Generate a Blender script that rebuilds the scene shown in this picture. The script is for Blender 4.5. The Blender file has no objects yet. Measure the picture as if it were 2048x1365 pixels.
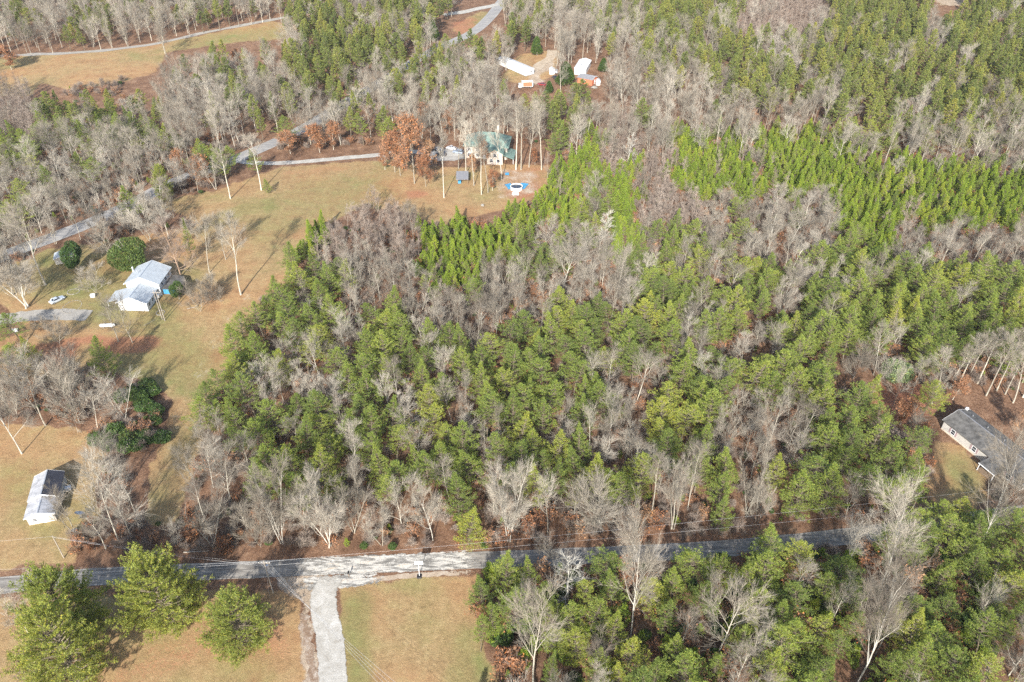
import bpy, math, random
import numpy as np
from math import radians as R, sin, cos, pi
random.seed(7); rng = np.random.default_rng(7)
S = bpy.context.scene
COL = S.collection

# ------------------------------------------------------------------ camera
H, TH, FPX, PCX, PCY = 140.0, R(37.0), 1593.0, 1024.0, 682.5
cam = bpy.data.objects.new('camera', bpy.data.cameras.new('camera')); COL.objects.link(cam)
cam.data.sensor_width = 36; cam.data.lens = 36*FPX/2048
cam.location = (0, 0, H); cam.rotation_euler = (pi/2-TH, 0, 0)
cam.data.clip_start = 1; cam.data.clip_end = 20000
S.camera = cam
# ------------------------------------------------------------------ light
SUN_EL, SUN_AZ = R(30), R(9)          # shadows fall away from the camera, 9 deg to the right
W = bpy.data.worlds.new('World'); S.world = W; W.use_nodes = True
wn = W.node_tree; bg = wn.nodes['Background']
sky = wn.nodes.new('ShaderNodeTexSky'); sky.sky_type = 'NISHITA'; sky.sun_disc = False
sky.sun_elevation = SUN_EL; sky.sun_rotation = pi + SUN_AZ
sky.air_density = 1.0; sky.dust_density = 1.5
wn.links.new(sky.outputs[0], bg.inputs[0]); bg.inputs[1].default_value = 0.15
sl = bpy.data.lights.new('sun', 'SUN'); sl.energy = 5.0; sl.angle = R(1.0); sl.color = (1, .965, .91)
sun = bpy.data.objects.new('sun', sl); COL.objects.link(sun)
sun.rotation_euler = (pi/2-SUN_EL, 0, -SUN_AZ)
S.view_settings.view_transform = 'Standard'; S.view_settings.look = 'None'
S.view_settings.exposure = 1.07; S.view_settings.gamma = 1
cy = S.cycles
cy.max_bounces = 4; cy.diffuse_bounces = 3; cy.glossy_bounces = 2; cy.transmission_bounces = 2; cy.volume_bounces = 0
cy.use_denoising = False
try: cy.sample_clamp_indirect = 4
except Exception: pass

# ------------------------------------------------------------------ ground and projection
def sst(a, b, v):
    t = np.clip((np.asarray(v, float)-a)/(b-a), 0, 1); return t*t*(3-2*t)
def hz(x, y):
    x = np.asarray(x, float); y = np.asarray(y, float)
    rise = np.where(y > 300, 0.022*(y-300)*sst(300, 420, y), 0)
    rise = np.minimum(rise, 26)
    und = (1.5*np.sin(x*.013+.7)*np.sin(y*.017+.3)+.5*np.sin(x*.041+1.3)*np.cos(y*.037))*sst(120, 220, y)
    return rise + und*(1-.9*sst(900, 2000, np.hypot(x, y)))
def proj(x, y, z):
    x = np.asarray(x, float); y = np.asarray(y, float); dz = np.asarray(z, float)-H
    dep = y*cos(TH)-dz*sin(TH); up = y*sin(TH)+dz*cos(TH)
    dep = np.maximum(dep, 1e-3)
    return PCX+FPX*x/dep, PCY-FPX*up/dep, dep
def G(px, py, dz=0.0):
    """photo pixel -> point on the ground (or dz above it)"""
    u = (px-PCX)/FPX; v = (PCY-py)/FPX
    dx, dy, dd = u, cos(TH)+v*sin(TH), -sin(TH)+v*cos(TH)
    z = 0.0; x = y = 0
    for _ in range(30):
        t = (z+dz-H)/dd; x, y = dx*t, dy*t; z = float(hz(x, y))
    return x, y, z
def solve_h(px, py, ty):
    x, y, z = G(px, py); a, b = 0, 60
    for _ in range(30):
        m = (a+b)/2
        if proj(x, y, z+m)[1] > ty: a = m
        else: b = m
    return a
def ppm(px, py):
    x, y, z = G(px, py); return FPX/float(proj(x, y, z)[2])
def in_poly(px, py, poly):
    px = np.asarray(px, float); py = np.asarray(py, float)
    ins = np.zeros(px.shape, bool); n = len(poly)
    for i in range(n):
        x1, y1 = poly[i]; x2, y2 = poly[(i+1) % n]
        c = ((y1 > py) != (y2 > py)) & (px < (x2-x1)*(py-y1)/((y2-y1) or 1e-9)+x1)
        ins ^= c
    return ins

# ------------------------------------------------------------------ materials
class NT:
    def __init__(s, name):
        s.m = bpy.data.materials.new(name); s.m.use_nodes = True; s.t = s.m.node_tree
        s.b = s.t.nodes['Principled BSDF']; s.b.inputs['Roughness'].default_value = .85
        s.b.inputs['Specular IOR Level'].default_value = .15
    def n(s, ty, **kw):
        o = s.t.nodes.new(ty)
        for k, v in kw.items(): setattr(o, k, v)
        return o
    def l(s, a, b): s.t.links.new(a, b)
    def setin(s, sock, v):
        if hasattr(v, 'is_output') or isinstance(v, bpy.types.NodeSocket): s.l(v, sock)
        else: sock.default_value = (*v, 1) if isinstance(v, tuple) and len(v) == 3 and sock.type == 'RGBA' else v
    def pos(s): return s.n('ShaderNodeNewGeometry').outputs['Position']
    def noise(s, scale, detail=3, rough=.6, vec=None, dist=0):
        o = s.n('ShaderNodeTexNoise'); o.inputs['Scale'].default_value = scale; o.inputs['Detail'].default_value = detail
        o.inputs['Roughness'].default_value = rough; o.inputs['Distortion'].default_value = dist
        s.l(vec if vec is not None else s.pos(), o.inputs['Vector']); return o.outputs['Fac']
    def ramp(s, fac, stops):
        o = s.n('ShaderNodeValToRGB'); e = o.color_ramp.elements
        while len(e) < len(stops): e.new(.5)
        for i, (p, c) in enumerate(stops):
            e[i].position = p; e[i].color = (*c, 1) if len(c) == 3 else c
        s.l(fac, o.inputs[0]); return o.outputs[0]
    def mix(s, f, a, b, mode='MIX'):
        o = s.n('ShaderNodeMix', data_type='RGBA', blend_type=mode)
        s.setin(o.inputs[0], f); s.setin(o.inputs[6], a); s.setin(o.inputs[7], b); return o.outputs[2]
    def math(s, op, a, b=0.0, c=None, clamp=False):
        o = s.n('ShaderNodeMath', operation=op, use_clamp=clamp); s.setin(o.inputs[0], a); s.setin(o.inputs[1], b)
        if c is not None: s.setin(o.inputs[2], c)
        return o.outputs[0]
    def maprange(s, v, a, b, c=0.0, d=1.0):
        o = s.n('ShaderNodeMapRange'); s.setin(o.inputs[0], v)
        for i, k in enumerate((a, b, c, d)): o.inputs[i+1].default_value = k
        return o.outputs[0]
    def out(s, col, rough=None, bump=None, bs=.4, bd=.1):
        s.setin(s.b.inputs['Base Color'], col)
        if rough is not None: s.setin(s.b.inputs['Roughness'], rough)
        if bump is not None:
            o = s.n('ShaderNodeBump'); o.inputs['Strength'].default_value = bs; o.inputs['Distance'].default_value = bd
            s.l(bump, o.inputs['Height']); s.l(o.outputs[0], s.b.inputs['Normal'])
        return s.m

def plain(name, c, rough=.7, var=.25, scale=1.5, metal=0.0, spec=.3):
    k = NT(name); f = k.noise(scale, 5, .65)
    a = tuple(v*(1-var) for v in c); b = tuple(min(1, v*(1+var*.6)) for v in c)
    k.b.inputs['Metallic'].default_value = metal; k.b.inputs['Specular IOR Level'].default_value = spec
    return k.out(k.ramp(f, [(.3, a), (.7, b)]), rough, f, .15, .03)

def foliage_mat(name, cols, tipmix=.35, transl=.25):
    """cols: dark, mid, light, odd; tone differs from tree to tree and needle to needle"""
    k = NT(name); oi = k.n('ShaderNodeObjectInfo'); geo = k.n('ShaderNodeNewGeometry')
    per = k.ramp(oi.outputs['Random'], [(0, cols[0]), (.35, cols[1]), (.75, cols[2]), (1, cols[3])])
    area = k.noise(.02, 2, .5, oi.outputs['Location'])
    c = k.mix(k.maprange(area, .35, .65, 0, .55), per, cols[1])
    isl = k.ramp(geo.outputs['Random Per Island'], [(0, (.62, .66, .6)), (.5, (1, 1, 1)), (.86, (1.25, 1.18, .95)), (1, (1.7, 1.25, .7))])
    c = k.mix(1.0, c, isl, 'MULTIPLY')
    k.out(c, .6)
    k.b.inputs['Specular IOR Level'].default_value = .25
    tr = k.n('ShaderNodeBsdfTranslucent'); k.l(c, tr.inputs[0]); mx = k.n('ShaderNodeMixShader'); mx.inputs[0].default_value = transl
    k.l(k.b.outputs[0], mx.inputs[1]); k.l(tr.outputs[0], mx.inputs[2])
    k.l(mx.outputs[0], k.t.nodes['Material Output'].inputs[0]); return k.m

def bark_mat(name, cols):
    k = NT(name); oi = k.n('ShaderNodeObjectInfo')
    per = k.ramp(oi.outputs['Random'], [(0, cols[0]), (.5, cols[1]), (1, cols[2])])
    area = k.noise(.03, 2, .5, oi.outputs['Location'])
    c = k.mix(k.maprange(area, .35, .65, 0, .6), per, cols[1])
    f = k.noise(1.2, 4, .7)
    c = k.mix(1.0, c, k.ramp(f, [(.3, (.7, .68, .66)), (.7, (1.25, 1.23, 1.2))]), 'MULTIPLY')
    return k.out(c, .9)

M = {}
M['pine'] = foliage_mat('pine_needles', [(.165, .222, .064), (.232, .302, .07), (.30, .362, .08), (.385, .41, .08)], transl=.42)
M['bushpine'] = foliage_mat('open_grown_pine_needles', [(.23, .28, .068), (.26, .305, .07), (.29, .33, .075), (.32, .35, .08)], transl=.42)
M['young'] = foliage_mat('young_pine_needles', [(.18, .26, .045), (.24, .335, .05), (.30, .385, .055), (.36, .415, .06)], transl=.42)
M['far_pine'] = foliage_mat('far_pine_needles', [(.15, .19, .07), (.215, .255, .078), (.275, .305, .085), (.34, .335, .085)], transl=.42)
M['cedar'] = foliage_mat('cedar_foliage', [(.04, .08, .02), (.055, .10, .022), (.075, .125, .025), (.09, .13, .03)])
M['holly'] = foliage_mat('broadleaf_foliage', [(.05, .095, .028), (.065, .115, .03), (.08, .13, .035), (.10, .14, .04)])
M['paleleaf'] = foliage_mat('pale_leaves', [(.24, .32, .15), (.28, .36, .17), (.3, .38, .18), (.33, .4, .2)])
M['oakleaf'] = foliage_mat('dead_oak_leaves', [(.23, .105, .058), (.29, .145, .08), (.35, .19, .115), (.38, .25, .16)])
M['bark'] = bark_mat('grey_bark', [(.2, .18, .145), (.36, .335, .275), (.54, .51, .43)])
M['twig'] = bark_mat('twig_bark', [(.145, .125, .10), (.245, .22, .18), (.38, .35, .295)])
M['sapbark'] = bark_mat('sapling_bark', [(.16, .125, .105), (.245, .2, .165), (.335, .285, .24)])
M['white_bark'] = bark_mat('pale_bark', [(.36, .345, .30), (.45, .43, .375), (.54, .52, .455)])
M['pinebark'] = bark_mat('pine_bark', [(.10, .085, .06), (.15, .125, .09), (.22, .185, .14)])
M['redbark'] = bark_mat('reddish_bark', [(.30, .2, .14), (.34, .24, .17), (.36, .26, .19)])

# ------------------------------------------------------------------ mesh helpers
def tri_mesh(name, V, F, mats, mi=None, smooth=False):
    V = np.asarray(V, np.float32).reshape(-1, 3); F = np.asarray(F, np.int32).reshape(-1, 3)
    m = bpy.data.meshes.new(name); m.vertices.add(len(V)); m.vertices.foreach_set('co', V.ravel())
    m.loops.add(F.size); m.loops.foreach_set('vertex_index', F.ravel())
    m.polygons.add(len(F)); m.polygons.foreach_set('loop_start', np.arange(0, F.size, 3, dtype=np.int32))
    try: m.polygons.foreach_set('loop_total', np.full(len(F), 3, np.int32))
    except Exception: pass
    for mt in mats: m.materials.append(mt)
    if mi is not None: m.polygons.foreach_set('material_index', np.asarray(mi, np.int32))
    m.polygons.foreach_set('use_smooth', np.full(len(F), smooth, bool))
    m.update(calc_edges=True); m.validate(); return m

class MB:
    """collects quads/tris for one mesh"""
    def __init__(s): s.v = []; s.f = []
    def quad(s, *p):
        i = len(s.v); s.v += [tuple(q) for q in p]; s.f.append(tuple(range(i, i+len(p)))); return s
    def box(s, x0, x1, y0, y1, z0, z1, tx=0, ty=0):
        i = len(s.v)
        s.v += [(x0, y0, z0), (x1, y0, z0), (x1, y1, z0), (x0, y1, z0), (x0+tx, y0+ty, z1), (x1-tx, y0+ty, z1), (x1-tx, y1-ty, z1), (x0+tx, y1-ty, z1)]
        s.f += [tuple(i+k for k in q) for q in ((0, 3, 2, 1), (4, 5, 6, 7), (0, 1, 5, 4), (1, 2, 6, 5), (2, 3, 7, 6), (3, 0, 4, 7))]; return s
    def slab(s, p, th):
        """thick roof slab under four corners p"""
        i = len(s.v); s.v += [tuple(q) for q in p]+[(q[0], q[1], q[2]-th) for q in p]; n = len(p)
        s.f += [tuple(i+k for k in range(n)), tuple(i+n+k for k in reversed(range(n)))]
        s.f += [(i+k, i+n+k, i+n+(k+1) % n, i+(k+1) % n) for k in range(n)]; return s
    def tube(s, p, q, r0, r1=None, n=8, cap=True):
        r1 = r0 if r1 is None else r1; p = np.array(p, float); q = np.array(q, float); d = q-p; L = np.linalg.norm(d) or 1; d /= L
        a = np.cross(d, (0, 0, 1) if abs(d[2]) < .9 else (1, 0, 0)); a /= np.linalg.norm(a); b = np.cross(d, a); i = len(s.v)
        for c, r in ((p, r0), (q, r1)):
            for k in range(n):
                t = 2*pi*k/n; s.v.append(tuple(c+r*(a*cos(t)+b*sin(t))))
        s.f += [(i+k, i+(k+1) % n, i+n+(k+1) % n, i+n+k) for k in range(n)]
        if cap: s.f += [tuple(i+k for k in reversed(range(n))), tuple(i+n+k for k in range(n))]
        return s
    def build(s, name, mat, parent=None, loc=None, bevel=0, smooth=False):
        m = bpy.data.meshes.new(name); m.from_pydata(s.v, [], s.f); m.materials.append(mat); m.update()
        if smooth: m.polygons.foreach_set('use_smooth', [True]*len(m.polygons))
        o = bpy.data.objects.new(name, m); COL.objects.link(o)
        if parent is not None: o.parent = parent
        if loc is not None: o.location = loc
        if bevel:
            b = o.modifiers.new('bevel', 'BEVEL'); b.width = bevel; b.segments = 2
        return o
def empty(name, loc, rz=0, label=None, cat=None, group=None):
    o = bpy.data.objects.new(name, None); COL.objects.link(o); o.location = loc; o.rotation_euler = (0, 0, rz)
    o.empty_display_size = .5
    tag(o, label, cat, group); return o
def tag(o, label=None, cat=None, group=None, kind=None):
    for k, v in (('label', label), ('category', cat), ('group', group), ('kind', kind)):
        if v: o[k] = v
    return o

# ------------------------------------------------------------------ ground sheet
TAN = [  # open grass, photo-pixel outlines seen on the ground
 [(0, 845), (60, 850), (160, 858), (215, 905), (190, 960), (205, 1040), (150, 1075), (150, 1125), (-200, 1150), (-300, 900)],
 [(292, 1045), (300, 930), (333, 880), (345, 800), (300, 765), (200, 735), (110, 760), (-100, 770), (-100, 690), (60, 665), (0, 600), (-60, 560), (100, 500), (240, 480), (400, 450), (340, 420), (300, 405), (420, 385), (560, 335), (700, 325), (790, 320), (860, 335), (930, 335), (1000, 330), (1110, 330), (1090, 380), (1050, 412), (960, 430), (875, 455), (830, 425), (720, 415), (670, 440), (620, 490), (560, 570), (500, 640), (460, 720), (420, 810), (398, 900), (376, 980), (355, 1050)],
 [(-50, 115), (50, 112), (240, 97), (400, 72), (545, 42), (600, 55), (560, 80), (480, 84), (330, 105), (315, 145), (240, 165), (140, 180), (80, 165), (60, 195), (-60, 190)],
 [(-80, 1200), (240, 1190), (590, 1180), (606, 1260), (612, 1420), (-80, 1420)],
 [(680, 1172), (800, 1158), (960, 1150), (945, 1200), (962, 1270), (1015, 1420), (690, 1420)],
 [(1868, 880), (1930, 900), (1975, 945), (1970, 1010), (1900, 1040), (1850, 990)],
 [(900, 60), (960, 22), (990, 25), (950, 75)], [(1040, 108), (1120, 100), (1110, 150), (1060, 172), (1000, 160)], [(1870, -8), (1935, -8), (1925, 12), (1880, 10)]]
GREEN = [([(678, 1185), (735, 1180), (740, 1300), (760, 1420), (692, 1420)], 1.), ([(800, 1158), (870, 1155), (880, 1200), (760, 1190)], .45),
 ([(940, 1230), (985, 1330), (1000, 1420), (900, 1420), (900, 1300)], .6),
 ([(170, 690), (340, 640), (420, 700), (400, 800), (330, 780), (220, 740)], .7), ([(60, 520), (240, 500), (300, 560), (340, 650), (200, 660), (60, 600)], .6),
 ([(185, 590), (230, 600), (235, 640), (190, 640)], 1.), ([(600, 360), (760, 350), (800, 400), (640, 450), (520, 500), (480, 450)], .45), ([(340, 80), (560, 45), (590, 75), (340, 110)], .55),
 ([(0, 930), (80, 930), (60, 1010), (0, 1010)], .5), ([(1880, 900), (1950, 930), (1960, 990), (1900, 985)], 1.), ([(300, 600), (350, 600), (360, 650), (300, 660)], .9),
 ([(1330, 1090), (1560, 1075), (1560, 1060), (1330, 1072)], .7), ([(280, 1085), (370, 1080), (360, 1115), (280, 1118)], .8), ([(740, 275), (800, 280), (790, 300), (720, 300)], .8),
 ([(440, 1300), (540, 1290), (560, 1420), (400, 1420)], .4), ([(420, 700), (480, 640), (440, 780), (360, 960), (320, 1000), (330, 900)], .35)]
RED = [([(70, 690), (170, 672), (150, 720), (110, 745), (90, 740)], 1.), ([(170, 672), (335, 672), (320, 700), (250, 712), (180, 700)], .85),
 ([(250, 1290), (560, 1215), (600, 1330), (420, 1330), (260, 1400), (200, 1420)], .45), ([(800, 385), (850, 375), (862, 395), (820, 400)], .8), ([(1000, 340), (1110, 320), (1090, 385), (1000, 395)], .55),
 ([(1010, 385), (1075, 370), (1080, 392), (1020, 402)], .9), ([(560, 335), (700, 330), (780, 325), (700, 345), (480, 360)], .4), ([(900, 45), (960, 30), (950, 75), (905, 70)], .7),
 ([(1740, 760), (1850, 770), (1880, 830), (1800, 850), (1740, 820)], .8), ([(0, 650), (90, 690), (60, 790), (0, 830)], .4), ([(1060, 165), (1090, 160), (1090, 185), (1060, 185)], .5)]
DIRT = [([(545, 1150), (640, 1150), (700, 1160), (640, 1185), (612, 1220), (606, 1215), (575, 1185)], .9), ([(600, 1200), (622, 1215), (640, 1420), (612, 1420)], .9),
 ([(455, 700), (520, 570), (500, 560), (430, 660), (330, 850), (300, 960), (320, 960)], .3), ([(1000, 338), (1075, 340), (1090, 385), (990, 400)], .5),
 ([(1060, 140), (1110, 118), (1110, 130), (1075, 152), (1090, 170), (1060, 170)], 1.), ([(1870, -8), (1935, -8), (1925, 12), (1880, 10)], 1.),
 ([(0, 1142), (180, 1132), (180, 1140), (0, 1152)], .7)]
def ground():
    ys = [36.0]
    while ys[-1] < 820: ys.append(ys[-1]+max(.85, ys[-1]*.004))
    ys = np.array([-6000, -1500, -300, -60, 0, 20.]+ys+[900, 1050, 1300, 1800, 3000, 7000, 14000])
    u = np.linspace(-1, 1, 521); u = np.concatenate([[-30, -9, -3.5, -1.8, -1.3], u, [1.3, 1.8, 3.5, 9, 30]])
    wy = np.maximum(.86*np.clip(ys, 36, 900)+45, 45)
    X = u[None, :]*wy[:, None]; Y = np.repeat(ys[:, None], len(u), 1); Z = hz(X, Y)
    nr, nc = X.shape
    V = np.stack([X, Y, Z], -1).reshape(-1, 3)
    i = np.arange(nr-1)[:, None]*nc+np.arange(nc-1)[None, :]; i = i.ravel()
    F = np.concatenate([np.stack([i, i+1, i+nc+1], 1), np.stack([i, i+nc+1, i+nc], 1)])
    me = tri_mesh('ground', V, F, [ground_mat()], smooth=True)
    px, py, dep = proj(V[:, 0], V[:, 1], V[:, 2])
    ok = (V[:, 1] > 20)
    sc = FPX/dep
    wob = (np.sin(V[:, 0]*.9+np.sin(V[:, 1]*.7))+np.sin(V[:, 1]*1.3+V[:, 0]*.35)*.8)*.9
    qx = px+wob*sc*.6; qy = py+np.roll(wob, 37)*sc*.35
    def msk(polys, w=None):
        r = np.zeros(len(V))
        for p in polys:
            p, wt = p if isinstance(p, tuple) and not isinstance(p[0], (int, float)) else (p, 1.)
            r = np.maximum(r, in_poly(qx, qy, p)*wt)
        return r*ok
    def blur(a, n):
        a = a.reshape(nr, nc)
        for _ in range(n):
            b = a.copy(); b[1:-1, 1:-1] = (a[1:-1, 1:-1]*2+a[:-2, 1:-1]+a[2:, 1:-1]+a[1:-1, :-2]+a[1:-1, 2:])/6; a = b
        return a.ravel()
    g = blur(msk(TAN), 3); gr = blur(msk(GREEN), 16)*.66; rd = blur(msk(RED), 9); di = blur(msk(DIRT), 3)
    c = np.stack([g, gr, rd, di], 1).astype(np.float32)
    at = me.color_attributes.new('cover', 'FLOAT_COLOR', 'POINT'); at.data.foreach_set('color', c.ravel())
    o = bpy.data.objects.new('ground', me); COL.objects.link(o); tag(o, kind='structure')
def ground_mat():
    k = NT('ground_cover'); a = k.n('ShaderNodeAttribute', attribute_name='cover')
    sp = k.n('ShaderNodeSeparateColor'); k.l(a.outputs['Color'], sp.inputs[0])
    big = k.noise(.035, 4, .6); mid = k.noise(.22, 4, .65); fine = k.noise(1.6, 5, .75); grain = k.noise(5.0, 3, .7)
    # stretched noise for mowing streaks
    mp = k.n('ShaderNodeMapping'); k.l(k.pos(), mp.inputs[0]); mp.inputs['Rotation'].default_value = (0, 0, R(-12)); mp.inputs['Scale'].default_value = (1.0, .07, 1)
    streak = k.noise(1.1, 3, .6, mp.outputs[0])
    litter = k.ramp(k.mix(.5, fine, mid), [(.30, (0.045, 0.025, 0.014)), (.45, (0.122, 0.065, 0.038)), (.56, (0.198, 0.113, 0.068)), (.70, (0.306, 0.211, 0.135))])
    litter = k.mix(k.maprange(grain, .55, .75, 0, .6), litter, (.42, .3, .19))
    tuft = k.noise(.75, 5, .8)
    tan = k.ramp(k.mix(.6, k.mix(.25, mid, streak), tuft), [(.30, (.155, .102, .048)), (.5, (.28, .19, .092)), (.70, (.395, .285, .15))])
    tan = k.mix(k.maprange(big, .46, .6, 0, .6), tan, k.ramp(mid, [(.35, (.25, .125, .06)), (.65, (.38, .22, .11))]))
    green = k.ramp(k.mix(.5, k.mix(.2, mid, streak), tuft), [(.3, (0.067, 0.095, 0.028)), (.55, (0.133, 0.162, 0.048)), (.75, (0.228, 0.228, 0.085))])
    red = k.ramp(fine, [(.3, (.17, .06, .035)), (.5, (.29, .12, .07)), (.7, (.40, .20, .11))])
    dirt = k.ramp(k.mix(.5, fine, mid), [(.3, (.2, .145, .095)), (.5, (.32, .25, .18)), (.7, (.46, .39, .31))])
    def edge(m, amp=.55): return k.maprange(k.math('ADD', m, k.math('MULTIPLY', k.math('SUBTRACT', k.mix(.5, mid, fine), .5), amp*3)), .35, .65)
    gm = k.math('MULTIPLY', k.math('ADD', sp.outputs[1], k.math('MULTIPLY', k.math('SUBTRACT', mid, .5), 1.1)), 1.0, clamp=True)
    grass = k.mix(k.math('ADD', k.math('MULTIPLY', gm, .9), k.maprange(big, .34, .45, .38, 0), clamp=True), tan, green)
    c = k.mix(edge(sp.outputs[0], .3), litter, grass)
    c = k.mix(k.math('MULTIPLY', edge(sp.outputs[2]), .75), c, red)
    c = k.mix(edge(a.outputs['Alpha'], .6), c, dirt)
    gv = k.ramp(grain, [(.25, (.5, .48, .45)), (.5, (1, 1, 1)), (.75, (1.5, 1.5, 1.5))])
    c = k.mix(1.0, c, gv, 'MULTIPLY')
    return k.out(c, .95, k.mix(.5, fine, grain), .9, .25)
ground()

# ------------------------------------------------------------------ roads
def smooth_line(pts, n=12):
    P = [np.array(G(*p)[:2]) for p in pts]; P = [2*P[0]-P[1]]+P+[2*P[-1]-P[-2]]; out = []
    for i in range(1, len(P)-2):
        for j in range(n):
            t = j/n; out.append(.5*((2*P[i])+(P[i+1]-P[i-1])*t+(2*P[i-1]-5*P[i]+4*P[i+1]-P[i+2])*t*t+(3*P[i]-P[i-1]-3*P[i+1]+P[i+2])*t**3))
    out.append(P[-2]); return np.array(out)
def strip(name, line, off0, off1, lift, mat, rag=0.0, seed=1, across=8):
    d = np.gradient(line, axis=0); d /= np.linalg.norm(d, axis=1)[:, None]+1e-9; nrm = np.stack([-d[:, 1], d[:, 0]], 1)
    r = np.random.default_rng(seed); n = len(line); V = []
    K_ = np.array([1, 2, 3, 2, 1.])/4.4; w0 = np.convolve(r.normal(0, rag, n), K_, 'same') if rag else np.zeros(n); w1 = np.convolve(r.normal(0, rag, n), K_, 'same') if rag else np.zeros(n)
    for k in range(across+1):
        t = k/across; o = (off0+w0)*(1-t)+(off1+w1)*t; p = line+nrm*o[:, None]
        V.append(np.column_stack([p, hz(p[:, 0], p[:, 1])+lift]))
    V = np.array(V).transpose(1, 0, 2).reshape(-1, 3); m = across+1
    i = (np.arange(n-1)[:, None]*m+np.arange(across)[None, :]).ravel()
    F = np.concatenate([np.stack([i, i+m, i+m+1], 1), np.stack([i, i+m+1, i+1], 1)])
    me = tri_mesh(name, V, F, [mat], smooth=True); o = bpy.data.objects.new(name, me); COL.objects.link(o); tag(o, kind='structure')
    if me.polygons[0].normal.z < 0: me.flip_normals()
    s_ = np.concatenate([[0], np.cumsum(np.linalg.norm(np.diff(line, axis=0), axis=1))]); e_ = np.minimum(np.minimum(s_, s_[-1]-s_)/7, 1)
    q_ = np.linspace(-1, 1, m); ed = np.minimum(e_[:, None], (1-np.abs(q_))[None, :]*3); at = me.attributes.new('inner', 'FLOAT', 'POINT'); at.data.foreach_set('value', ed.astype(np.float32).ravel())
    return o
def asphalt(name, base, dusty=0.0):
    k = NT(name); f = k.noise(.5, 5, .7); g = k.noise(6, 4, .7)
    a = k.ramp(k.mix(.5, f, g), [(.3, tuple(v*.75 for v in base)), (.7, tuple(v*1.3 for v in base))])
    if dusty:
        mp = k.n('ShaderNodeMapping'); k.l(k.pos(), mp.inputs[0]); mp.inputs['Scale'].default_value = (.12, 1, 1)
        dn = k.noise(1.4, 5, .7, mp.outputs[0], .6)
        a = k.mix(k.maprange(dn, .42, .62, 0, dusty), a, (.62, .57, .49))
    return k.out(a, .85, g, .4, .05)
def gravel(name, cols, sc=1.0):
    k = NT(name); f = k.noise(.35*sc, 5, .7, None, 1.0); g = k.noise(4*sc, 4, .8)
    a = k.ramp(k.mix(.5, f, g), [(.3, cols[0]), (.5, cols[1]), (.68, cols[2])]); return k.out(a, .95, g, .8, .1)
M['asphalt'] = asphalt('worn_asphalt', (.142, .13, .115), .3); M['road_line'] = plain('road_paint', (.38, .37, .34), .6, .4, 3)
M['gravel'] = gravel('white_gravel', [(.22, .195, .155), (.35, .33, .285), (.50, .48, .44)])
M['gravel_grey'] = gravel('grey_gravel', [(.17, .155, .13), (.27, .25, .22), (.38, .36, .32)])
road = smooth_line([(-420, 1230), (-150, 1190), (0, 1172), (150, 1157), (342, 1147), (512, 1139), (680, 1132), (851, 1125), (1000, 1119), (1124, 1114), (1329, 1105), (1461, 1096), (1616, 1082), (1750, 1066), (1900, 1046), (2100, 1020), (2300, 1000)], 24)
strip('road', road, -2.2, 2.2, .035, M['asphalt'], .05)
strip('road_line', road, 1.96, 2.02, .043, M['road_line'], .015, 3, 1)
strip('road_line', road, -2.02, -1.96, .043, M['road_line'], .015, 4, 1)
def feather(k, amp=1.0, bias=.2):
    """loose gravel thins out in patches towards its rim"""
    a = k.n('ShaderNodeAttribute', attribute_name='inner'); n_ = k.noise(.9, 5, .7); al = k.maprange(k.math('ADD', a.outputs['Fac'], k.math('MULTIPLY', k.math('SUBTRACT', n_, .5), 2.6*amp)), bias, bias+.25)
    tr = k.n('ShaderNodeBsdfTransparent'); mx = k.n('ShaderNodeMixShader'); k.l(al, mx.inputs[0]); k.l(tr.outputs[0], mx.inputs[1]); k.l(k.b.outputs[0], mx.inputs[2]); k.l(mx.outputs[0], k.t.nodes['Material Output'].inputs[0])
k = NT('dusty_gravel'); mp = k.n('ShaderNodeMapping'); k.l(k.pos(), mp.inputs[0]); mp.inputs['Scale'].default_value = (.2, 1, 1)
f = k.noise(1.0, 6, .72, mp.outputs[0], .8); g = k.noise(5, 3, .8)
M['dusty'] = k.out(k.ramp(k.mix(.3, f, g), [(.40, (.11, .105, .095)), (.48, (.22, .205, .18)), (.535, (.52, .50, .45)), (.62, (.34, .26, .175))]), .9, g, .5, .05)
feather(k)
def gravel(name, cols, sc=1.0, amp=.45, bias=.0):
    k = NT(name); f = k.noise(.35*sc, 5, .7, None, 1.0); g = k.noise(4*sc, 4, .8); a = k.ramp(k.mix(.45, f, g), [(.3, cols[0]), (.5, cols[1]), (.68, cols[2])]); k.out(a, .95, g, .8, .1); feather(k, amp, bias); return k.m
M['gravel'] = gravel('white_drive_gravel', [(.22, .195, .16), (.35, .33, .29), (.52, .50, .46)])
gl = smooth_line([(588, 1136), (680, 1131), (760, 1128), (860, 1124), (962, 1119)], 60)
strip('gravel_path', gl, -2.5, 2.5, .047, M['dusty'], .1, 8)
dl = smooth_line([(668, 1150), (650, 1185), (648, 1215), (657, 1260), (663, 1300), (667, 1360), (672, 1460), (676, 1600)], 30)
strip('gravel_path', dl, -2.8, 2.6, .055, M['gravel'], .06, 9)
sh = smooth_line([(560, 1163), (640, 1172), (760, 1158), (860, 1150), (950, 1146)], 30)
strip('dirt_path', sh, -.6, .8, .03, gravel('sandy_shoulder', [(.24, .17, .11), (.34, .27, .2), (.45, .4, .33)], 1, 1.4, .25), .1, 10)
ap = smooth_line([(590, 1166), (640, 1170), (700, 1164), (770, 1156)], 30)
strip('gravel_path', ap, -1.6, 2.2, .05, M['dusty'], .1, 19)
di = smooth_line([(604, 1215), (612, 1260), (620, 1310), (626, 1365), (632, 1450)], 30)
strip('dirt_path', di, -.9, .9, .03, gravel('rocky_ditch', [(.10, .06, .04), (.22, .15, .10), (.48, .44, .38)], 1.8, .8, .1), .3, 11)
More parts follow.
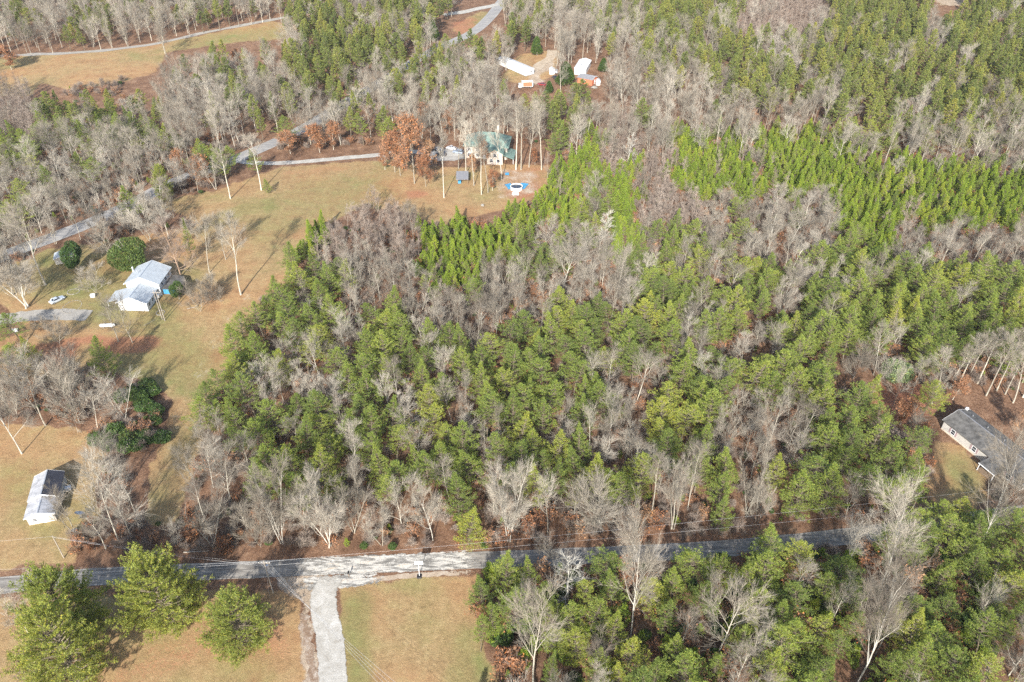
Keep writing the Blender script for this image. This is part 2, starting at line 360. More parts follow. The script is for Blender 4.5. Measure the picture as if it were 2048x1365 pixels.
hw = smooth_line([(-120, 575), (0, 515), (120, 470), (200, 438), (270, 405), (330, 373), (400, 345), (470, 319), (550, 285), (620, 250), (680, 212), (760, 165), (860, 105), (940, 68), (975, 40), (1003, 5), (1020, -25)], 14)
M['asphalt2'] = asphalt('pale_asphalt', (.2, .195, .19), .3)
strip('road', hw, -3.6, 3.6, .05, M['asphalt2'], .08, 12)
strip('road_line', hw, 3.2, 3.36, .065, M['road_line'], .02, 3, 1); strip('road_line', hw, -3.36, -3.2, .065, M['road_line'], .02, 4, 1)
strip('gravel_path', smooth_line([(466, 320), (500, 326), (560, 327), (640, 321), (720, 314), (770, 309), (800, 303), (850, 306), (900, 309), (930, 308)], 14), -1.9, 1.9, .08, M['gravel'], .12, 13)
strip('gravel_path', smooth_line([(858, 312), (895, 311), (930, 307)], 14), -6, 6.5, .07, gravel('parking_gravel', [(.2, .18, .15), (.31, .29, .26), (.42, .4, .36)]), .3, 14)
strip('dirt_path', smooth_line([(-60, 114), (0, 113), (60, 110), (130, 107), (200, 102), (300, 90), (400, 68), (480, 52), (560, 37), (620, 24)], 10), -2, 2, .08, M['gravel_grey'], .3, 15)
strip('gravel_path', smooth_line([(885, 31), (930, 24), (975, 14), (1003, 8)], 10), -3, 3, .10, M['gravel'], .3, 16)
strip('gravel_path', smooth_line([(-80, 655), (0, 641), (60, 632), (120, 630), (178, 632)], 20), -2.7, 2.9, .05, M['gravel_grey'], .2, 17)
strip('dirt_path', smooth_line([(1106, 100), (1098, 118), (1080, 130), (1072, 142)], 10), -3, 3, .1, gravel('yard_dirt', [(.22, .165, .11), (.36, .29, .21), (.46, .4, .32)]), .3, 18)

# ------------------------------------------------------------------ trees: prototype meshes
class TB:
    def __init__(s): s.V = []; s.F = []; s.mi = []; s.n = 0
    def add(s, V, F, mi=0):
        s.V.append(np.asarray(V, float)); s.F.append(np.asarray(F, int)+s.n); s.n += len(V); s.mi.append(np.full(len(F), mi))
    def mesh(s, name, mats): return tri_mesh(name, np.concatenate(s.V), np.concatenate(s.F), mats, np.concatenate(s.mi))
def perp(d):
    a = np.cross(d, (0, 0, 1) if abs(d[2]) < .9 else (1, 0, 0)); a /= np.linalg.norm(a); return a, np.cross(d, a)
def limb(tb, pts, rad, n=3, mi=0):
    """tapered tube along pts"""
    pts = np.asarray(pts); V = []; k = len(pts)
    for i in range(k):
        d = pts[min(i+1, k-1)]-pts[max(i-1, 0)]; d = d/(np.linalg.norm(d)+1e-9); a, b = perp(d)
        t = np.arange(n)*2*pi/n; V.append(pts[i]+rad[i]*(np.cos(t)[:, None]*a+np.sin(t)[:, None]*b))
    V = np.concatenate(V); F = []
    for i in range(k-1):
        for j in range(n):
            a, b = i*n+j, i*n+(j+1) % n; F += [(a, b, b+n), (a, b+n, a+n)]
    tb.add(V, F, mi)
def unit(v): return v/(np.linalg.norm(v)+1e-9)
def tilt(d, ang, az):
    a, b = perp(d); return unit(d*cos(ang)+(a*cos(az)+b*sin(az))*sin(ang))
def curve(r, p, d, L, n, up=.15, wob=.12):
    pts = [p]; dirs = [d]
    for _ in range(n):
        d = unit(d+np.array([0, 0, up])/n+r.normal(0, wob, 3)); p = p+d*L/n; pts.append(p); dirs.append(d)
    return np.array(pts), dirs
def bare(seed, Ht=18, W=9, fork=.35, nl=11, multi=1, form='round', twigs=1.12, mats=('bark', 'twig'), leaves=0, leafmat=None, tw=1.0):
    r = np.random.default_rng(seed); T, C = TB(), TB(); tips = []
    def twig(p, d, L, rr):
        pts, ds = curve(r, p, d, L, 2, .25, .09)
        limb(C, pts, [rr, rr*.7, rr*.25], 3)
        n = int(r.integers(4, 7)*twigs)
        for _ in range(n):
            t = r.uniform(.15, 1); i = min(int(t*2), 1); q = pts[i]+(pts[i+1]-pts[i])*(t*2-i)
            e = tilt(ds[i], r.uniform(.2, .7), r.uniform(0, 2*pi)); e = unit(e+np.array([0, 0, .2])); l2 = L*r.uniform(.5, .95)
            a, b = perp(e); w = .0125*tw
            C.add([q+a*w, q-a*w*.5+b*w*.87, q-a*w*.5-b*w*.87, q+e*l2+r.normal(0, .04, 3)], [(0, 1, 3), (1, 2, 3), (2, 0, 3)]); tips.append(q+e*l2*r.uniform(.3, 1))
    def branch(p, d, L, rr):
        pts, ds = curve(r, p, d, L, 4, .3, .11); limb(C, pts, np.linspace(rr, rr*.3, 5), 3)
        for _ in range(int(r.integers(5, 8)*twigs)):
            t = r.uniform(.15, 1); i = min(int(t*4), 3); q = pts[i]+(pts[i+1]-pts[i])*(t*4-i)
            twig(q, tilt(ds[i], r.uniform(.3, .7), r.uniform(0, 2*pi)), L*r.uniform(.4, .7)+.4, max(rr*.35, .017*tw))
    for mstem in range(multi):
        ang = 0 if multi == 1 else r.uniform(.12, .35); az0 = 2*pi*mstem/multi+r.uniform(-.5, .5)
        d = tilt(np.array([0, 0, 1.]), ang, az0); hh = Ht*(1 if mstem == 0 else r.uniform(.75, .97)); r0 = .0092*Ht*(.75 if multi > 1 else 1)
        pts, ds = curve(r, np.array([cos(az0), sin(az0), 0])*(.25 if multi > 1 else 0)+[0, 0, -.3], d, hh*.9, 10, .25, .035)
        rad = r0*np.linspace(1, .1, 11)**.9; rad[0] *= 1.35; limb(T, pts, rad, 6)
        for j in range(nl):
            t = fork+(1-fork)*((j+r.uniform(0, .8))/nl); i = min(int(t*10), 9); q = pts[i]+(pts[i+1]-pts[i])*(t*10-i); u = (t-fork)/(1-fork)
            if form == 'round': L = W*.55*(1.05-.55*u); an = .95-.45*u
            elif form == 'vase': L = W*.62*(1-.35*u); an = .62-.2*u
            elif form == 'tall': L = W*.55*(.75+.5*sin(pi*min(u*1.1, 1)))*(1-.5*u**3); an = .75-.3*u
            elif form == 'low': L = W*.55*(1-.3*u); an = 1.1-.5*u
            else: L = W*.5*(1-.75*u)+.4; an = 1.25-.5*u       # 'fir': conifer-like whorls
            L *= r.uniform(.75, 1.15)/(1.25 if multi > 1 else 1)
            lp, ld = curve(r, q, tilt(ds[i], an*r.uniform(.85, 1.15), r.uniform(0, 2*pi) if j % 2 else 2.4*j), L, 5, .35 if form != 'fir' else .05, .1)
            lr = max(rad[i]*.5, .03); limb(T, lp, np.linspace(lr, lr*.25, 6), 4)
            for _ in range(int(r.integers(5, 8))):
                tt = r.uniform(.2, 1); ii = min(int(tt*5), 4); qq = lp[ii]+(lp[ii+1]-lp[ii])*(tt*5-ii)
                branch(qq, tilt(ld[ii], r.uniform(.4, .8), r.uniform(0, 2*pi)), L*r.uniform(.3, .5)+.3, max(lr*.35, .02*tw))
    ms = [M[mats[1]]]
    if leaves:
        ms.append(M[leafmat]); tips = np.array(tips); idx = r.integers(0, len(tips), leaves); c = tips[idx]+r.normal(0, .22, (leaves, 3))
        V = (c[:, None, :]+r.normal(0, .16, (leaves, 3, 3))).reshape(-1, 3); C.add(V, np.arange(leaves*3).reshape(-1, 3), 1)
    return T.mesh('trunk', [M[mats[0]]]), C.mesh('crown', ms), Ht, W

def pine(seed, Ht=15, Rr=4.2, base=.3, nb=95, mat='pine', shape=.75, tuft=.38, wid=.085, density=1.0, up=.35, irregular=.25, trunkmat='pinebark', lean=.03):
    r = np.random.default_rng(seed); T, C = TB(), TB()
    pts, ds = curve(r, np.array([0, 0, -.3]), np.array([0, 0, 1.]), Ht, 8, .1, lean); r0 = .0105*Ht
    limb(T, pts, r0*np.linspace(1.1, .1, 9), 6)
    az = 0
    lob = r.uniform(.75, 1.2, 8)
    P, D = [], []
    for j in range(nb):
        t = base+(1-base)*((j+r.uniform(0, .9))/nb)**1.0; i = min(int(t*8), 7); q = pts[i]+(pts[i+1]-pts[i])*(t*8-i); u = (t-base)/(1-base)
        az += 2.4+r.uniform(-.4, .4)
        prof = (1-u)**shape*(.55+.45*min(1, u*4)) if shape < .9 else (1-u)*(.8+.2*min(1, u*5))
        L = max(.35, Rr*prof*r.uniform(1-irregular, 1+irregular*.6)*lob[int((az % (2*pi))/(2*pi)*8) % 8])
        el = -.1+up+1.0*u*u+r.uniform(-.15, .15); d = np.array([cos(az)*cos(el), sin(az)*cos(el), sin(el)])
        bp, bd = curve(r, q, d, L, 4, .25, .07); limb(C, bp, np.linspace(.05+.006*L, .015, 5), 3, 1)
        nside = max(2, int(L*2.3*density))
        for s_ in range(nside):
            tt = r.uniform(.28, 1)**.8; ii = min(int(tt*4), 3); qq = bp[ii]+(bp[ii+1]-bp[ii])*(tt*4-ii)
            hd = unit(np.array([-sin(az), cos(az), 0])*(1 if s_ % 2 else -1)*r.uniform(.4, 1)+bd[ii]*r.uniform(.5, 1)+np.array([0, 0, r.uniform(-.05, .4)]))
            sl_ = (.25+.33*L*(1.1-tt))*r.uniform(.7, 1.2); m = max(2, int(sl_/.26))
            ss = np.linspace(.15, 1, m)[:, None]*sl_; P.append(qq+hd*ss); D.append(np.repeat(hd[None], m, 0))
        P.append(bp[-1][None]); D.append(bd[-1][None])
    P = np.concatenate(P); D = np.concatenate(D); kk = 8; n = len(P)*kk
    P = np.repeat(P, kk, 0)+r.normal(0, .07, (n, 3)); D = np.repeat(D, kk, 0)
    dd = D*.75+r.normal(0, .55, (n, 3))+np.array([0, 0, .3]); dd /= np.linalg.norm(dd, axis=1)[:, None]
    ax = np.cross(dd, r.normal(0, 1, (n, 3))); ax /= np.linalg.norm(ax, axis=1)[:, None]+1e-9
    L = tuft*r.uniform(.7, 1.3, (n, 1)); w = wid*r.uniform(.7, 1.3, (n, 1))
    a = P-dd*L*.3; V = np.stack([a+ax*w*.5+dd*L*.45, a, P+dd*L*.7], 1); V[:, 1] += -ax*w*.5+dd*L*.35
    C.add(V.reshape(-1, 3), np.arange(n*3).reshape(-1, 3), 0)
    return T.mesh('trunk', [M[trunkmat]]), C.mesh('crown', [M[mat], M[trunkmat]]), Ht, Rr*2

def leafball(seed, Ht, W, mat, n=9000, size=.22, cone=False, trunkmat='bark', zlo=.08):
    r = np.random.default_rng(seed); T, C = TB(), TB()
    pts, _ = curve(r, np.array([0, 0, -.2]), np.array([0, 0, 1.]), Ht*.8, 5, 0, .03); limb(T, pts, np.linspace(.02*Ht, .05, 6), 6)
    for j in range(10):
        a = j*2.4; lp, _ = curve(r, pts[2+j % 3], np.array([cos(a), sin(a), .8]), W*.35, 4, .2, .08); limb(T, lp, np.linspace(.08, .02, 5), 4)
    d = r.normal(0, 1, (n, 3)); d /= np.linalg.norm(d, axis=1)[:, None]
    K = r.normal(0, 1, (26, 3)); K /= np.linalg.norm(K, axis=1)[:, None]
    bump = np.max(d@K.T, axis=1); big = np.max(d@K[:7].T, axis=1); bump = .42+.26*np.clip((bump-.7)/.3, 0, 1)+.36*np.clip((big-.3)/.7, 0, 1)
    rad = bump*(1-.32*r.random(n)**2)
    P = d*rad[:, None]*np.array([W/2, W/2, Ht*(1-zlo)/2]); P[:, 2] += Ht*(zlo+(1-zlo)/2)
    if cone:
        zt = (P[:, 2]/Ht-zlo)/(1-zlo); s = 1.5*(1-np.clip(zt, 0, 1))**.75*np.clip(.6+zt*3, 0, 1)/np.sqrt(np.clip(1-(2*zt-1)**2, .08, 1)); P[:, :2] *= np.clip(s, 0, 2.4)[:, None]*.75
    V = (P[:, None, :]+r.normal(0, size*.55, (n, 3, 3))).reshape(-1, 3); C.add(V, np.arange(n*3).reshape(-1, 3))
    return T.mesh('trunk', [M[trunkmat]]), C.mesh('crown', [M[mat]]), Ht, W

LIB = {
 'pine': [pine(11, 15, 4.4, .2, shape=.95), pine(12, 16, 4.8, .3, 95, irregular=.45), pine(13, 14, 4.5, .15, 105, shape=.98), pine(14, 16, 4.4, .35, 85, irregular=.5), pine(15, 15, 5.0, .22, 100, shape=.65, irregular=.4), pine(16, 15, 4.2, .18, 95, shape=1.0), pine(17, 17, 4.4, .42, 75, irregular=.5, lean=.05), pine(18, 13, 4.7, .1, 110, shape=.8)],
 'bush': [pine(21, 12, 7, .05, 170, mat='bushpine', shape=.36, up=.1, tuft=.34, wid=.1, density=1.5, irregular=.35), pine(22, 11, 7.5, .04, 165, mat='bushpine', shape=.36, up=.15, tuft=.34, wid=.1, density=1.4, irregular=.4), pine(23, 11, 5.5, .04, 165, mat='bushpine', shape=.42, up=.1, tuft=.32, wid=.09, density=1.5, irregular=.3)],
 'young': [pine(31, 8.5, 2.6, .06, 90, 'young', .85, .36, .11, 1.25, .35, .2), pine(32, 7.5, 2.7, .06, 85, 'young', .75, .36, .11, 1.2, .4, .3), pine(33, 9.5, 2.6, .1, 95, 'young', .9, .36, .11, 1.2, .3, .25), pine(34, 8, 2.4, .12, 75, 'pine', .8, .36, .11, 1.2, .35, .35)],
 'farpine': [pine(41, 17, 3.6, .35, 70, 'far_pine', .7, .55, .2, .8), pine(42, 18, 3.9, .45, 65, 'far_pine', .65, .55, .2, .8, irregular=.35), pine(43, 16, 3.4, .3, 70, 'far_pine', .8, .55, .2, .8)],
 'bare': [bare(51, 17, 9, .3, 11, form='vase'), bare(52, 18, 8, .35, 12, form='tall'), bare(53, 15, 10, .25, 12, form='round'), bare(54, 16, 9, .15, 7, 3, 'vase'), bare(55, 19, 7.5, .45, 11, form='tall'), bare(56, 14, 9, .25, 11, form='vase'), bare(57, 17, 8, .2, 8, 2, 'vase')],
 'white': [bare(61, 19, 12, .22, 13, form='vase', mats=('white_bark', 'twig'), tw=.95, twigs=1.4), bare(62, 14, 10, .25, 12, form='round', mats=('white_bark', 'twig'), tw=.95, twigs=1.4), bare(63, 15, 9, .15, 8, 3, 'vase', mats=('white_bark', 'twig'), tw=.95, twigs=1.4)],
 'snag': [bare(64, 15, 4.5, .25, 16, form='fir', twigs=.55, mats=('white_bark', 'white_bark'), tw=1.3)],
 'low': [bare(65, 8, 10, .06, 8, 3, 'low', tw=1.1), bare(66, 8, 8, .1, 9, 2, 'round', mats=('bark', 'twig'))],
 'fir': [bare(67, 19, 8, .12, 26, form='fir', mats=('redbark', 'sapbark'))],
 'tallbare': [bare(71, 24, 7, .5, 11, form='tall', mats=('bark', 'twig')), bare(72, 25, 8, .55, 10, form='vase', mats=('white_bark', 'twig')), bare(73, 23, 7, .45, 12, form='tall')],
 'tallgrey': [bare(74, 23, 7, .45, 11, form='tall'), bare(75, 22, 8, .4, 11, form='vase'), bare(76, 24, 6.5, .5, 11, form='tall', mats=('white_bark', 'twig'))],
 'sap': [bare(81, 12, 2.6, .25, 9, form='tall', twigs=.7, mats=('sapbark', 'sapbark')), bare(82, 13, 3.0, .3, 9, form='vase', twigs=.7, mats=('sapbark', 'sapbark'))],
 'oak': [bare(91, 15, 9, .2, 11, form='round', leaves=6500, leafmat='oakleaf'), bare(92, 13, 7, .15, 10, form='tall', leaves=5000, leafmat='oakleaf')],
 'holly': [leafball(101, 9, 12, 'holly', 11000, .3), leafball(102, 10, 6.5, 'holly', 7000, .28)],
 'cedar': [leafball(103, 13, 8, 'cedar', 9000, .3, True)],
 'pale': [leafball(104, 8, 7, 'paleleaf', 4200, .26)],
 'shrub': [bare(111, 2.6, 3.2, .05, 5, 3, 'low', twigs=.8, mats=('sapbark', 'sapbark'), tw=.9), bare(112, 3.4, 3.0, .05, 5, 3, 'vase', twigs=.8, mats=('sapbark', 'sapbark'), tw=.9)],
 'green_shrub': [leafball(113, 2.4, 3.2, 'holly', 1800, .2), pine(114, 4, 1.6, .05, 40, 'young', .8, .33, .12, 1.2)],
 'brownshrub': [bare(115, 3.2, 3.4, .05, 5, 3, 'low', twigs=.7, mats=('sapbark', 'sapbark'), leaves=900, leafmat='oakleaf')],
}
NAMES = {'bush': ('pine_tree', 'pine tree'), 'pine': ('pine_tree', 'pine tree'), 'young': ('young_pine', 'young pine'), 'farpine': ('distant_pine', 'pine tree'), 'bare': ('bare_tree', 'bare tree'),
 'white': ('bare_tree', 'bare tree'), 'snag': ('dead_tree', 'dead tree'), 'low': ('bare_tree', 'bare tree'), 'fir': ('dead_pine', 'dead tree'), 'tallbare': ('bare_tree', 'bare tree'),
 'tallgrey': ('bare_tree', 'bare tree'), 'sap': ('sapling', 'sapling'), 'oak': ('oak_tree', 'oak tree'), 'holly': ('holly_tree', 'holly tree'), 'cedar': ('cedar_tree', 'cedar tree'), 'pale': ('leafy_tree', 'leafy tree'),
 'shrub': ('shrub', 'shrub'), 'green_shrub': ('evergreen_shrub', 'shrub'), 'brownshrub': ('shrub', 'shrub')}
PROTO = {}
def plant(sp, vi, x, y, z, sxy, sz, rz, label, group=None):
    tm, cm, h0, w0 = LIB[sp][vi]; nm, cat = NAMES[sp]
    root = empty(nm, (x, y, z), rz, label, cat, group); root.scale = (sxy, sxy, sz)
    t = bpy.data.objects.new('trunk', tm); t.parent = root; COL.objects.link(t)
    c = bpy.data.objects.new('crown', cm); c.parent = root; COL.objects.link(c)
    PROTO.setdefault((sp, vi), (t, c)); return root

PLACED = []     # (x, y, radius)
SHIELD = []     # (px0, py0, px1, py1, world y): nothing nearer may cover these
LAND = []       # (px, py, name) landmarks for the labels of the filling trees
def by_base(sp, bx, by, ty, wpx, label, short=None, vi=None, shield=.72):
    """tree by its foot, top and crown width as seen in the photo"""
    x, y, z = G(bx, by); h = solve_h(bx, by, ty); dep = float(proj(x, y, z+h*.6)[2]); w = wpx*dep/FPX
    vi = vi if vi is not None else random.randrange(len(LIB[sp])); _, _, h0, w0 = LIB[sp][vi]
    plant(sp, vi, x, y, z, w/w0*.95, h/h0, random.uniform(0, 6.28), label)
    PLACED.append((x, y, min(w*.32, 3.5))); cx, cyy, _ = proj(x, y, z+h*.62)
    if shield: SHIELD.append((cx-wpx*.5*shield, ty+(by-ty)*.1, cx+wpx*.5*shield, by-(by-ty)*.15, y))
    LAND.append((float(cx), float(cyy), short or label)); return x, y, z, h
def by_crown(sp, cx, cyy, wpx, h, label, short=None, vi=None):
    x, y, z = G(cx, cyy, h*.6); dep = float(proj(x, y, z+h*.6)[2]); w = wpx*dep/FPX
    vi = vi if vi is not None else random.randrange(len(LIB[sp])); _, _, h0, w0 = LIB[sp][vi]
    plant(sp, vi, x, y, z, w/w0*.97, h/h0, random.uniform(0, 6.28), label)
    PLACED.append((x, y, min(w*.33, 4)))
    if short: LAND.append((cx, cyy, short))

# ------------------------------------------------------------------ trees one can point at
B = by_base
B('white', 1763, 1168, 1008, 155, 'big silver-white bare tree standing above the far right bend of the road', 'the big silver-white tree by the road bend', 0)
B('white', 1712, 1372, 1165, 140, 'big white bare tree rising from the bottom edge between two pine clumps', 'the big white tree at the bottom edge', 0)
B('bare', 1433, 1318, 1181, 150, 'round pinkish-grey bare tree with a dense dome of twigs south of the road', 'the domed pinkish-grey bare tree', 2)
B('white', 2017, 1352, 1250, 110, 'crooked white bare tree in the bottom right corner', 'the crooked white tree in the corner', 1)
B('bare', 1945, 1254, 1178, 80, 'small bare tree in a gap above the bottom right pines', 'the small bare tree in the pine gap', 5)
B('white', 1950, 1112, 905, 135, 'tall cream bare tree in front of the grey-roofed house', 'the tall cream tree before the grey-roofed house', 0)
B('bare', 1695, 1112, 1030, 75, 'thin bare tree overhanging the road beside the silver-white tree', 'the thin bare tree overhanging the road', 0)
B('white', 1261, 1274, 1050, 126, 'huge pale bare tree reaching across the paved road', 'the huge pale tree across the road', 0)
B('bare', 1066, 1372, 1178, 140, 'large grey-brown bare tree leaning over the mown lawn corner', 'the large grey-brown tree by the lawn', 0)
B('snag', 1135, 1206, 1120, 75, 'sparse forked dead-looking tree among the lawn-side pines', 'the sparse forked tree', 0)
B('bare', 1193, 1368, 1291, 80, 'short bushy bare tree at the bottom edge between pines', 'the short bushy bare tree', 5)
B('white', 866, 1081, 984, 85, 'white spreading bare tree alone above the gravelled road', 'the white spreading tree above the gravelled road', 1)
B('bare', 830, 1022, 943, 60, 'slender bare tree just behind the white spreading roadside tree', 'the slender tree behind the white one', 1)
B('white', 1018, 1084, 943, 95, 'pale broad bare tree at the woods edge facing the lawn corner pines', 'the pale broad roadside tree', 2)
B('bare', 1040, 1045, 950, 55, 'narrow bare tree behind the pale broad roadside tree', None, 4)
B('bare', 1095, 1069, 950, 60, 'upright grey bare tree between two pale roadside trees', 'the upright grey roadside tree', 4)
B('bare', 1148, 1044, 956, 50, 'thin twiggy bare tree left of the wide fan-shaped tree', None, 1)
B('low', 1193, 1060, 983, 165, 'wide fan-shaped white bare tree sprawling beside the road', 'the wide fan-shaped tree', 0)
B('tallbare', 1302, 1038, 905, 55, 'tall straight bare tree right of the fan-shaped tree', 'the tall straight roadside tree', 0)
B('bare', 1346, 1058, 905, 70, 'pale bare tree with a forked stem at the woods edge', 'the forked pale tree at the woods edge', 6)
B('bare', 711, 1027, 936, 62, 'grey bare tree with drooping twigs at the front of the woods', 'the drooping grey bare tree', 3)
B('white', 660, 1094, 973, 112, 'broad whitish bare tree overlooking the road junction', 'the broad whitish tree by the junction', 2)
B('white', 564, 1088, 935, 90, 'white forked tree with thick twin stems by the road', 'the white twin-stemmed tree', 2)
B('low', 520, 1093, 1020, 75, 'low spreading bare tree left of the white twin-stemmed tree', None, 1)
B('bare', 427, 1093, 965, 115, 'tangled pale bare tree at the lower left corner of the woods', 'the tangled pale corner tree', 3)
B('bare', 466, 1012, 905, 105, 'big many-branched bare tree behind the corner of the woods', 'the many-branched tree at the woods corner', 0)
B('bare', 239, 1084, 935, 110, 'large leaning bare tree between the shed and the strip of field', 'the large leaning tree right of the shed', 0)
B('bare', 263, 1080, 990, 90, 'bushy bare tree beside the large leaning tree', None, 5)
B('bare', 212, 1098, 1025, 65, 'small bare tree below the large leaning tree', None, 1)
B('bare', 147, 1064, 966, 70, 'bare tree spreading over the metal-roofed shed', 'the bare tree over the shed', 6)
B('bare', 357, 1092, 1050, 45, 'small twiggy tree alone above the paved road', None, 5)
B('bare', 66, 1280, 1172, 75, 'thin white bare tree left of the huge bottom left pine', 'the thin white tree in the lower left', 1)
B('low', 79, 1366, 1312, 75, 'low grey bare bush at the bottom left corner', None, 1)
B('white', 55, 616, 495, 130, 'huge many-stemmed bare tree beside the parked silver car', 'the huge many-stemmed tree by the silver car', 2)
B('bare', 91, 570, 408, 130, 'great grey bare tree behind the many-stemmed one', 'the great grey tree behind the car', 0)
B('bare', 28, 590, 470, 70, 'bare tree at the left edge behind the car', None, 6)
B('bare', 419, 546, 435, 50, 'upright white bare tree behind the twin utility poles', 'the upright white tree by the white house', 4)
B('tallbare', 482, 590, 425, 62, 'tall pale tree alone on the hayfield right of the white house', 'the tall pale tree on the hayfield', 2)
B('low', 400, 623, 565, 62, 'low round bare tree on the lawn right of the twin poles', 'the low round lawn tree', 1)
B('bare', 265, 686, 605, 75, 'bare yard tree right of the white tank', 'the yard tree by the white tank', 5, 0)
B('bare', 237, 684, 600, 72, 'bare yard tree in front of the white tank', None, 0, 0)
B('low', 118, 688, 638, 62, 'low bare tree at the edge of the maroon leaf patch', None, 1)
B('low', 191, 585, 535, 62, 'low twiggy tree behind the garden bed', 'the low tree behind the garden bed', 1)
B('low', 219, 512, 462, 80, 'low purple-grey bare tree between two hollies', 'the low tree between the hollies', 0)
B('bare', 91, 852, 718, 98, 'tall bare tree at the left beyond the lawn', 'the tall bare tree beyond the lawn', 0)
B('low', 157, 846, 745, 100, 'spreading dark-stemmed bare tree beyond the lower lawn', 'the spreading dark-stemmed tree', 0)
B('bare', 250, 838, 752, 88, 'fan-topped bare tree left of the dark evergreen thicket', 'the fan-topped tree by the thicket', 3)
B('white', 44, 908, 765, 115, 'pale drooping bare tree on the left edge of the lower lawn', 'the pale drooping tree at the left edge', 1)
B('fir', 362, 554, 432, 70, 'dead reddish conifer with bare whorled branches behind the white house', 'the dead reddish conifer', 0)
B('bare', 642, 773, 662, 48, 'narrow upright bare tree inside the left pines', 'the narrow bare tree in the left pines', 4)
B('bare', 533, 797, 732, 55, 'grey bare tree near the pine edge along the field strip', 'the grey tree by the field strip', 5)
B('bare', 591, 777, 728, 50, 'small arching bare tree among the left pines', None, 0)
B('low', 562, 692, 648, 42, 'dark twiggy bush tree hidden in the left pines', None, 1)
B('bare', 441, 908, 826, 75, 'open bare tree at the left edge of the woods', 'the open bare tree at the left woods edge', 3)
B('bare', 595, 897, 835, 62, 'reddish-grey bare tree in a gap of the lower pines', 'the reddish-grey tree in the lower pines', 0)
B('white', 1124, 589, 497, 102, 'big round cream bare tree above the central pines', 'the big round cream tree', 1)
B('bare', 1172, 556, 505, 50, 'small round tree touching the big round cream tree', None, 2)
B('bare', 1230, 616, 493, 48, 'narrow silver tree right of the big round cream tree', 'the narrow silver tree', 4)
B('bare', 714, 609, 510, 68, 'bare tree at the left end of the grey hollow', 'the bare tree at the hollow left end', 0)
B('white', 791, 589, 510, 58, 'pale vase-shaped tree in the grey hollow', 'the pale vase tree in the hollow', 0)
B('bare', 837, 637, 552, 68, 'broad-topped bare tree in the middle of the grey hollow', 'the broad tree mid hollow', 6)
B('bare', 902, 640, 572, 62, 'fine-twigged tree in the grey hollow under the bright pines', 'the fine-twigged hollow tree', 2)
B('white', 964, 656, 586, 88, 'white spreading tree at the right end of the grey hollow', 'the white spreading hollow tree', 0)
B('bare', 1042, 616, 575, 40, 'short pale bare tree right of the white hollow tree', None, 5)
B('bare', 1046, 589, 500, 32, 'slim tall bare tree under the bright green stand', None, 4)
B('bare', 933, 824, 743, 46, 'egg-shaped purple-grey bare tree in the middle of the pines', 'the egg-shaped purple-grey tree', 2)
B('bare', 786, 780, 722, 62, 'grey fan-shaped tree among the mid pines', 'the grey fan tree in the pines', 0)
B('bare', 810, 879, 826, 75, 'flat-topped bare tree among the lower pines', 'the flat-topped bare tree', 5)
B('bare', 1271, 814, 695, 58, 'tall tan bare tree standing in a brown gap', 'the tall tan tree in the brown gap', 4)
B('bare', 1316, 801, 738, 58, 'silvery bare tree right of the tall tan tree', None, 0)
B('bare', 1258, 893, 818, 58, 'bare tree below the tall tan tree', None, 2)
B('white', 1217, 908, 838, 65, 'bright white bushy bare tree low in the pines', 'the bright white bushy tree', 1)
B('bare', 1134, 852, 803, 48, 'little white bare tree left of the bright white bushy tree', None, 5)
B('snag', 1206, 507, 415, 36, 'tall white dead tree among the green saplings', 'the tall white dead tree', 0)
B('bare', 998, 907, 815, 32, 'thin-trunked bare tree in a dark gap of the pines', None, 4)
B('bare', 885, 760, 712, 44, 'small dark bare tree left of the egg-shaped one', None, 5)
B('bare', 690, 705, 655, 40, 'thin grey bare tree beside the mid-left pines', None, 1)
B('white', 1568, 611, 528, 78, 'large grey-white bare tree among the right-hand pines', 'the large grey-white tree in the right pines', 0)
B('bare', 1402, 646, 570, 34, 'slim pale tree in the right-central pines', 'the slim pale tree', 4)
B('bare', 1454, 545, 490, 44, 'small bare tree among the tall right-central pines', None, 5)
B('bare', 1540, 884, 790, 50, 'tall white-stemmed tree in the brown clearing of the right woods', 'the white-stemmed clearing tree', 0)
B('bare', 1575, 867, 760, 55, 'leafless tree with thin stems beside the white-stemmed clearing tree', None, 6)
B('bare', 1506, 843, 780, 40, 'twiggy bare tree left of the white-stemmed clearing tree', None, 1)
B('bare', 1489, 910, 835, 62, 'bushy pinkish bare tree below the brown clearing', 'the bushy pinkish tree', 2)
B('low', 1706, 756, 700, 68, 'grey umbrella-shaped bare tree left of the pale green tree', 'the grey umbrella-shaped tree', 0)
B('bare', 1786, 705, 655, 42, 'small bare tree above the pale green tree', None, 5)
B('low', 1513, 690, 650, 68, 'pale low bare tree in the centre of the right pines', 'the pale low tree in the right pines', 1)
B('bare', 1461, 722, 678, 44, 'white twiggy tree beside the pale low tree', None, 3)
B('white', 1533, 511, 420, 62, 'white crooked tree on the near side of the bright green stand', 'the white crooked tree by the green stand', 0)
B('white', 1580, 495, 425, 65, 'round white bare tree next to the white crooked tree', None, 1)
B('white', 1650, 480, 415, 60, 'round grey-white tree below the middle of the bright green stand', None, 0)
B('tallbare', 1343, 1058, 905, 60, 'pale tall tree behind the roadside ditch right of centre', None, 2)
B('bare', 1375, 1020, 890, 62, 'grey bare tree above the roadside pines', None, 0)
B('bare', 1492, 1035, 900, 62, 'bare tree with ascending limbs at the right part of the roadside', 'the tree with ascending limbs', 3)
B('low', 1513, 1045, 975, 62, 'low round bare tree by the right part of the roadside', None, 1)
B('bare', 1600, 880, 800, 50, 'bare tree in shade left of the right-hand pines', None, 4)
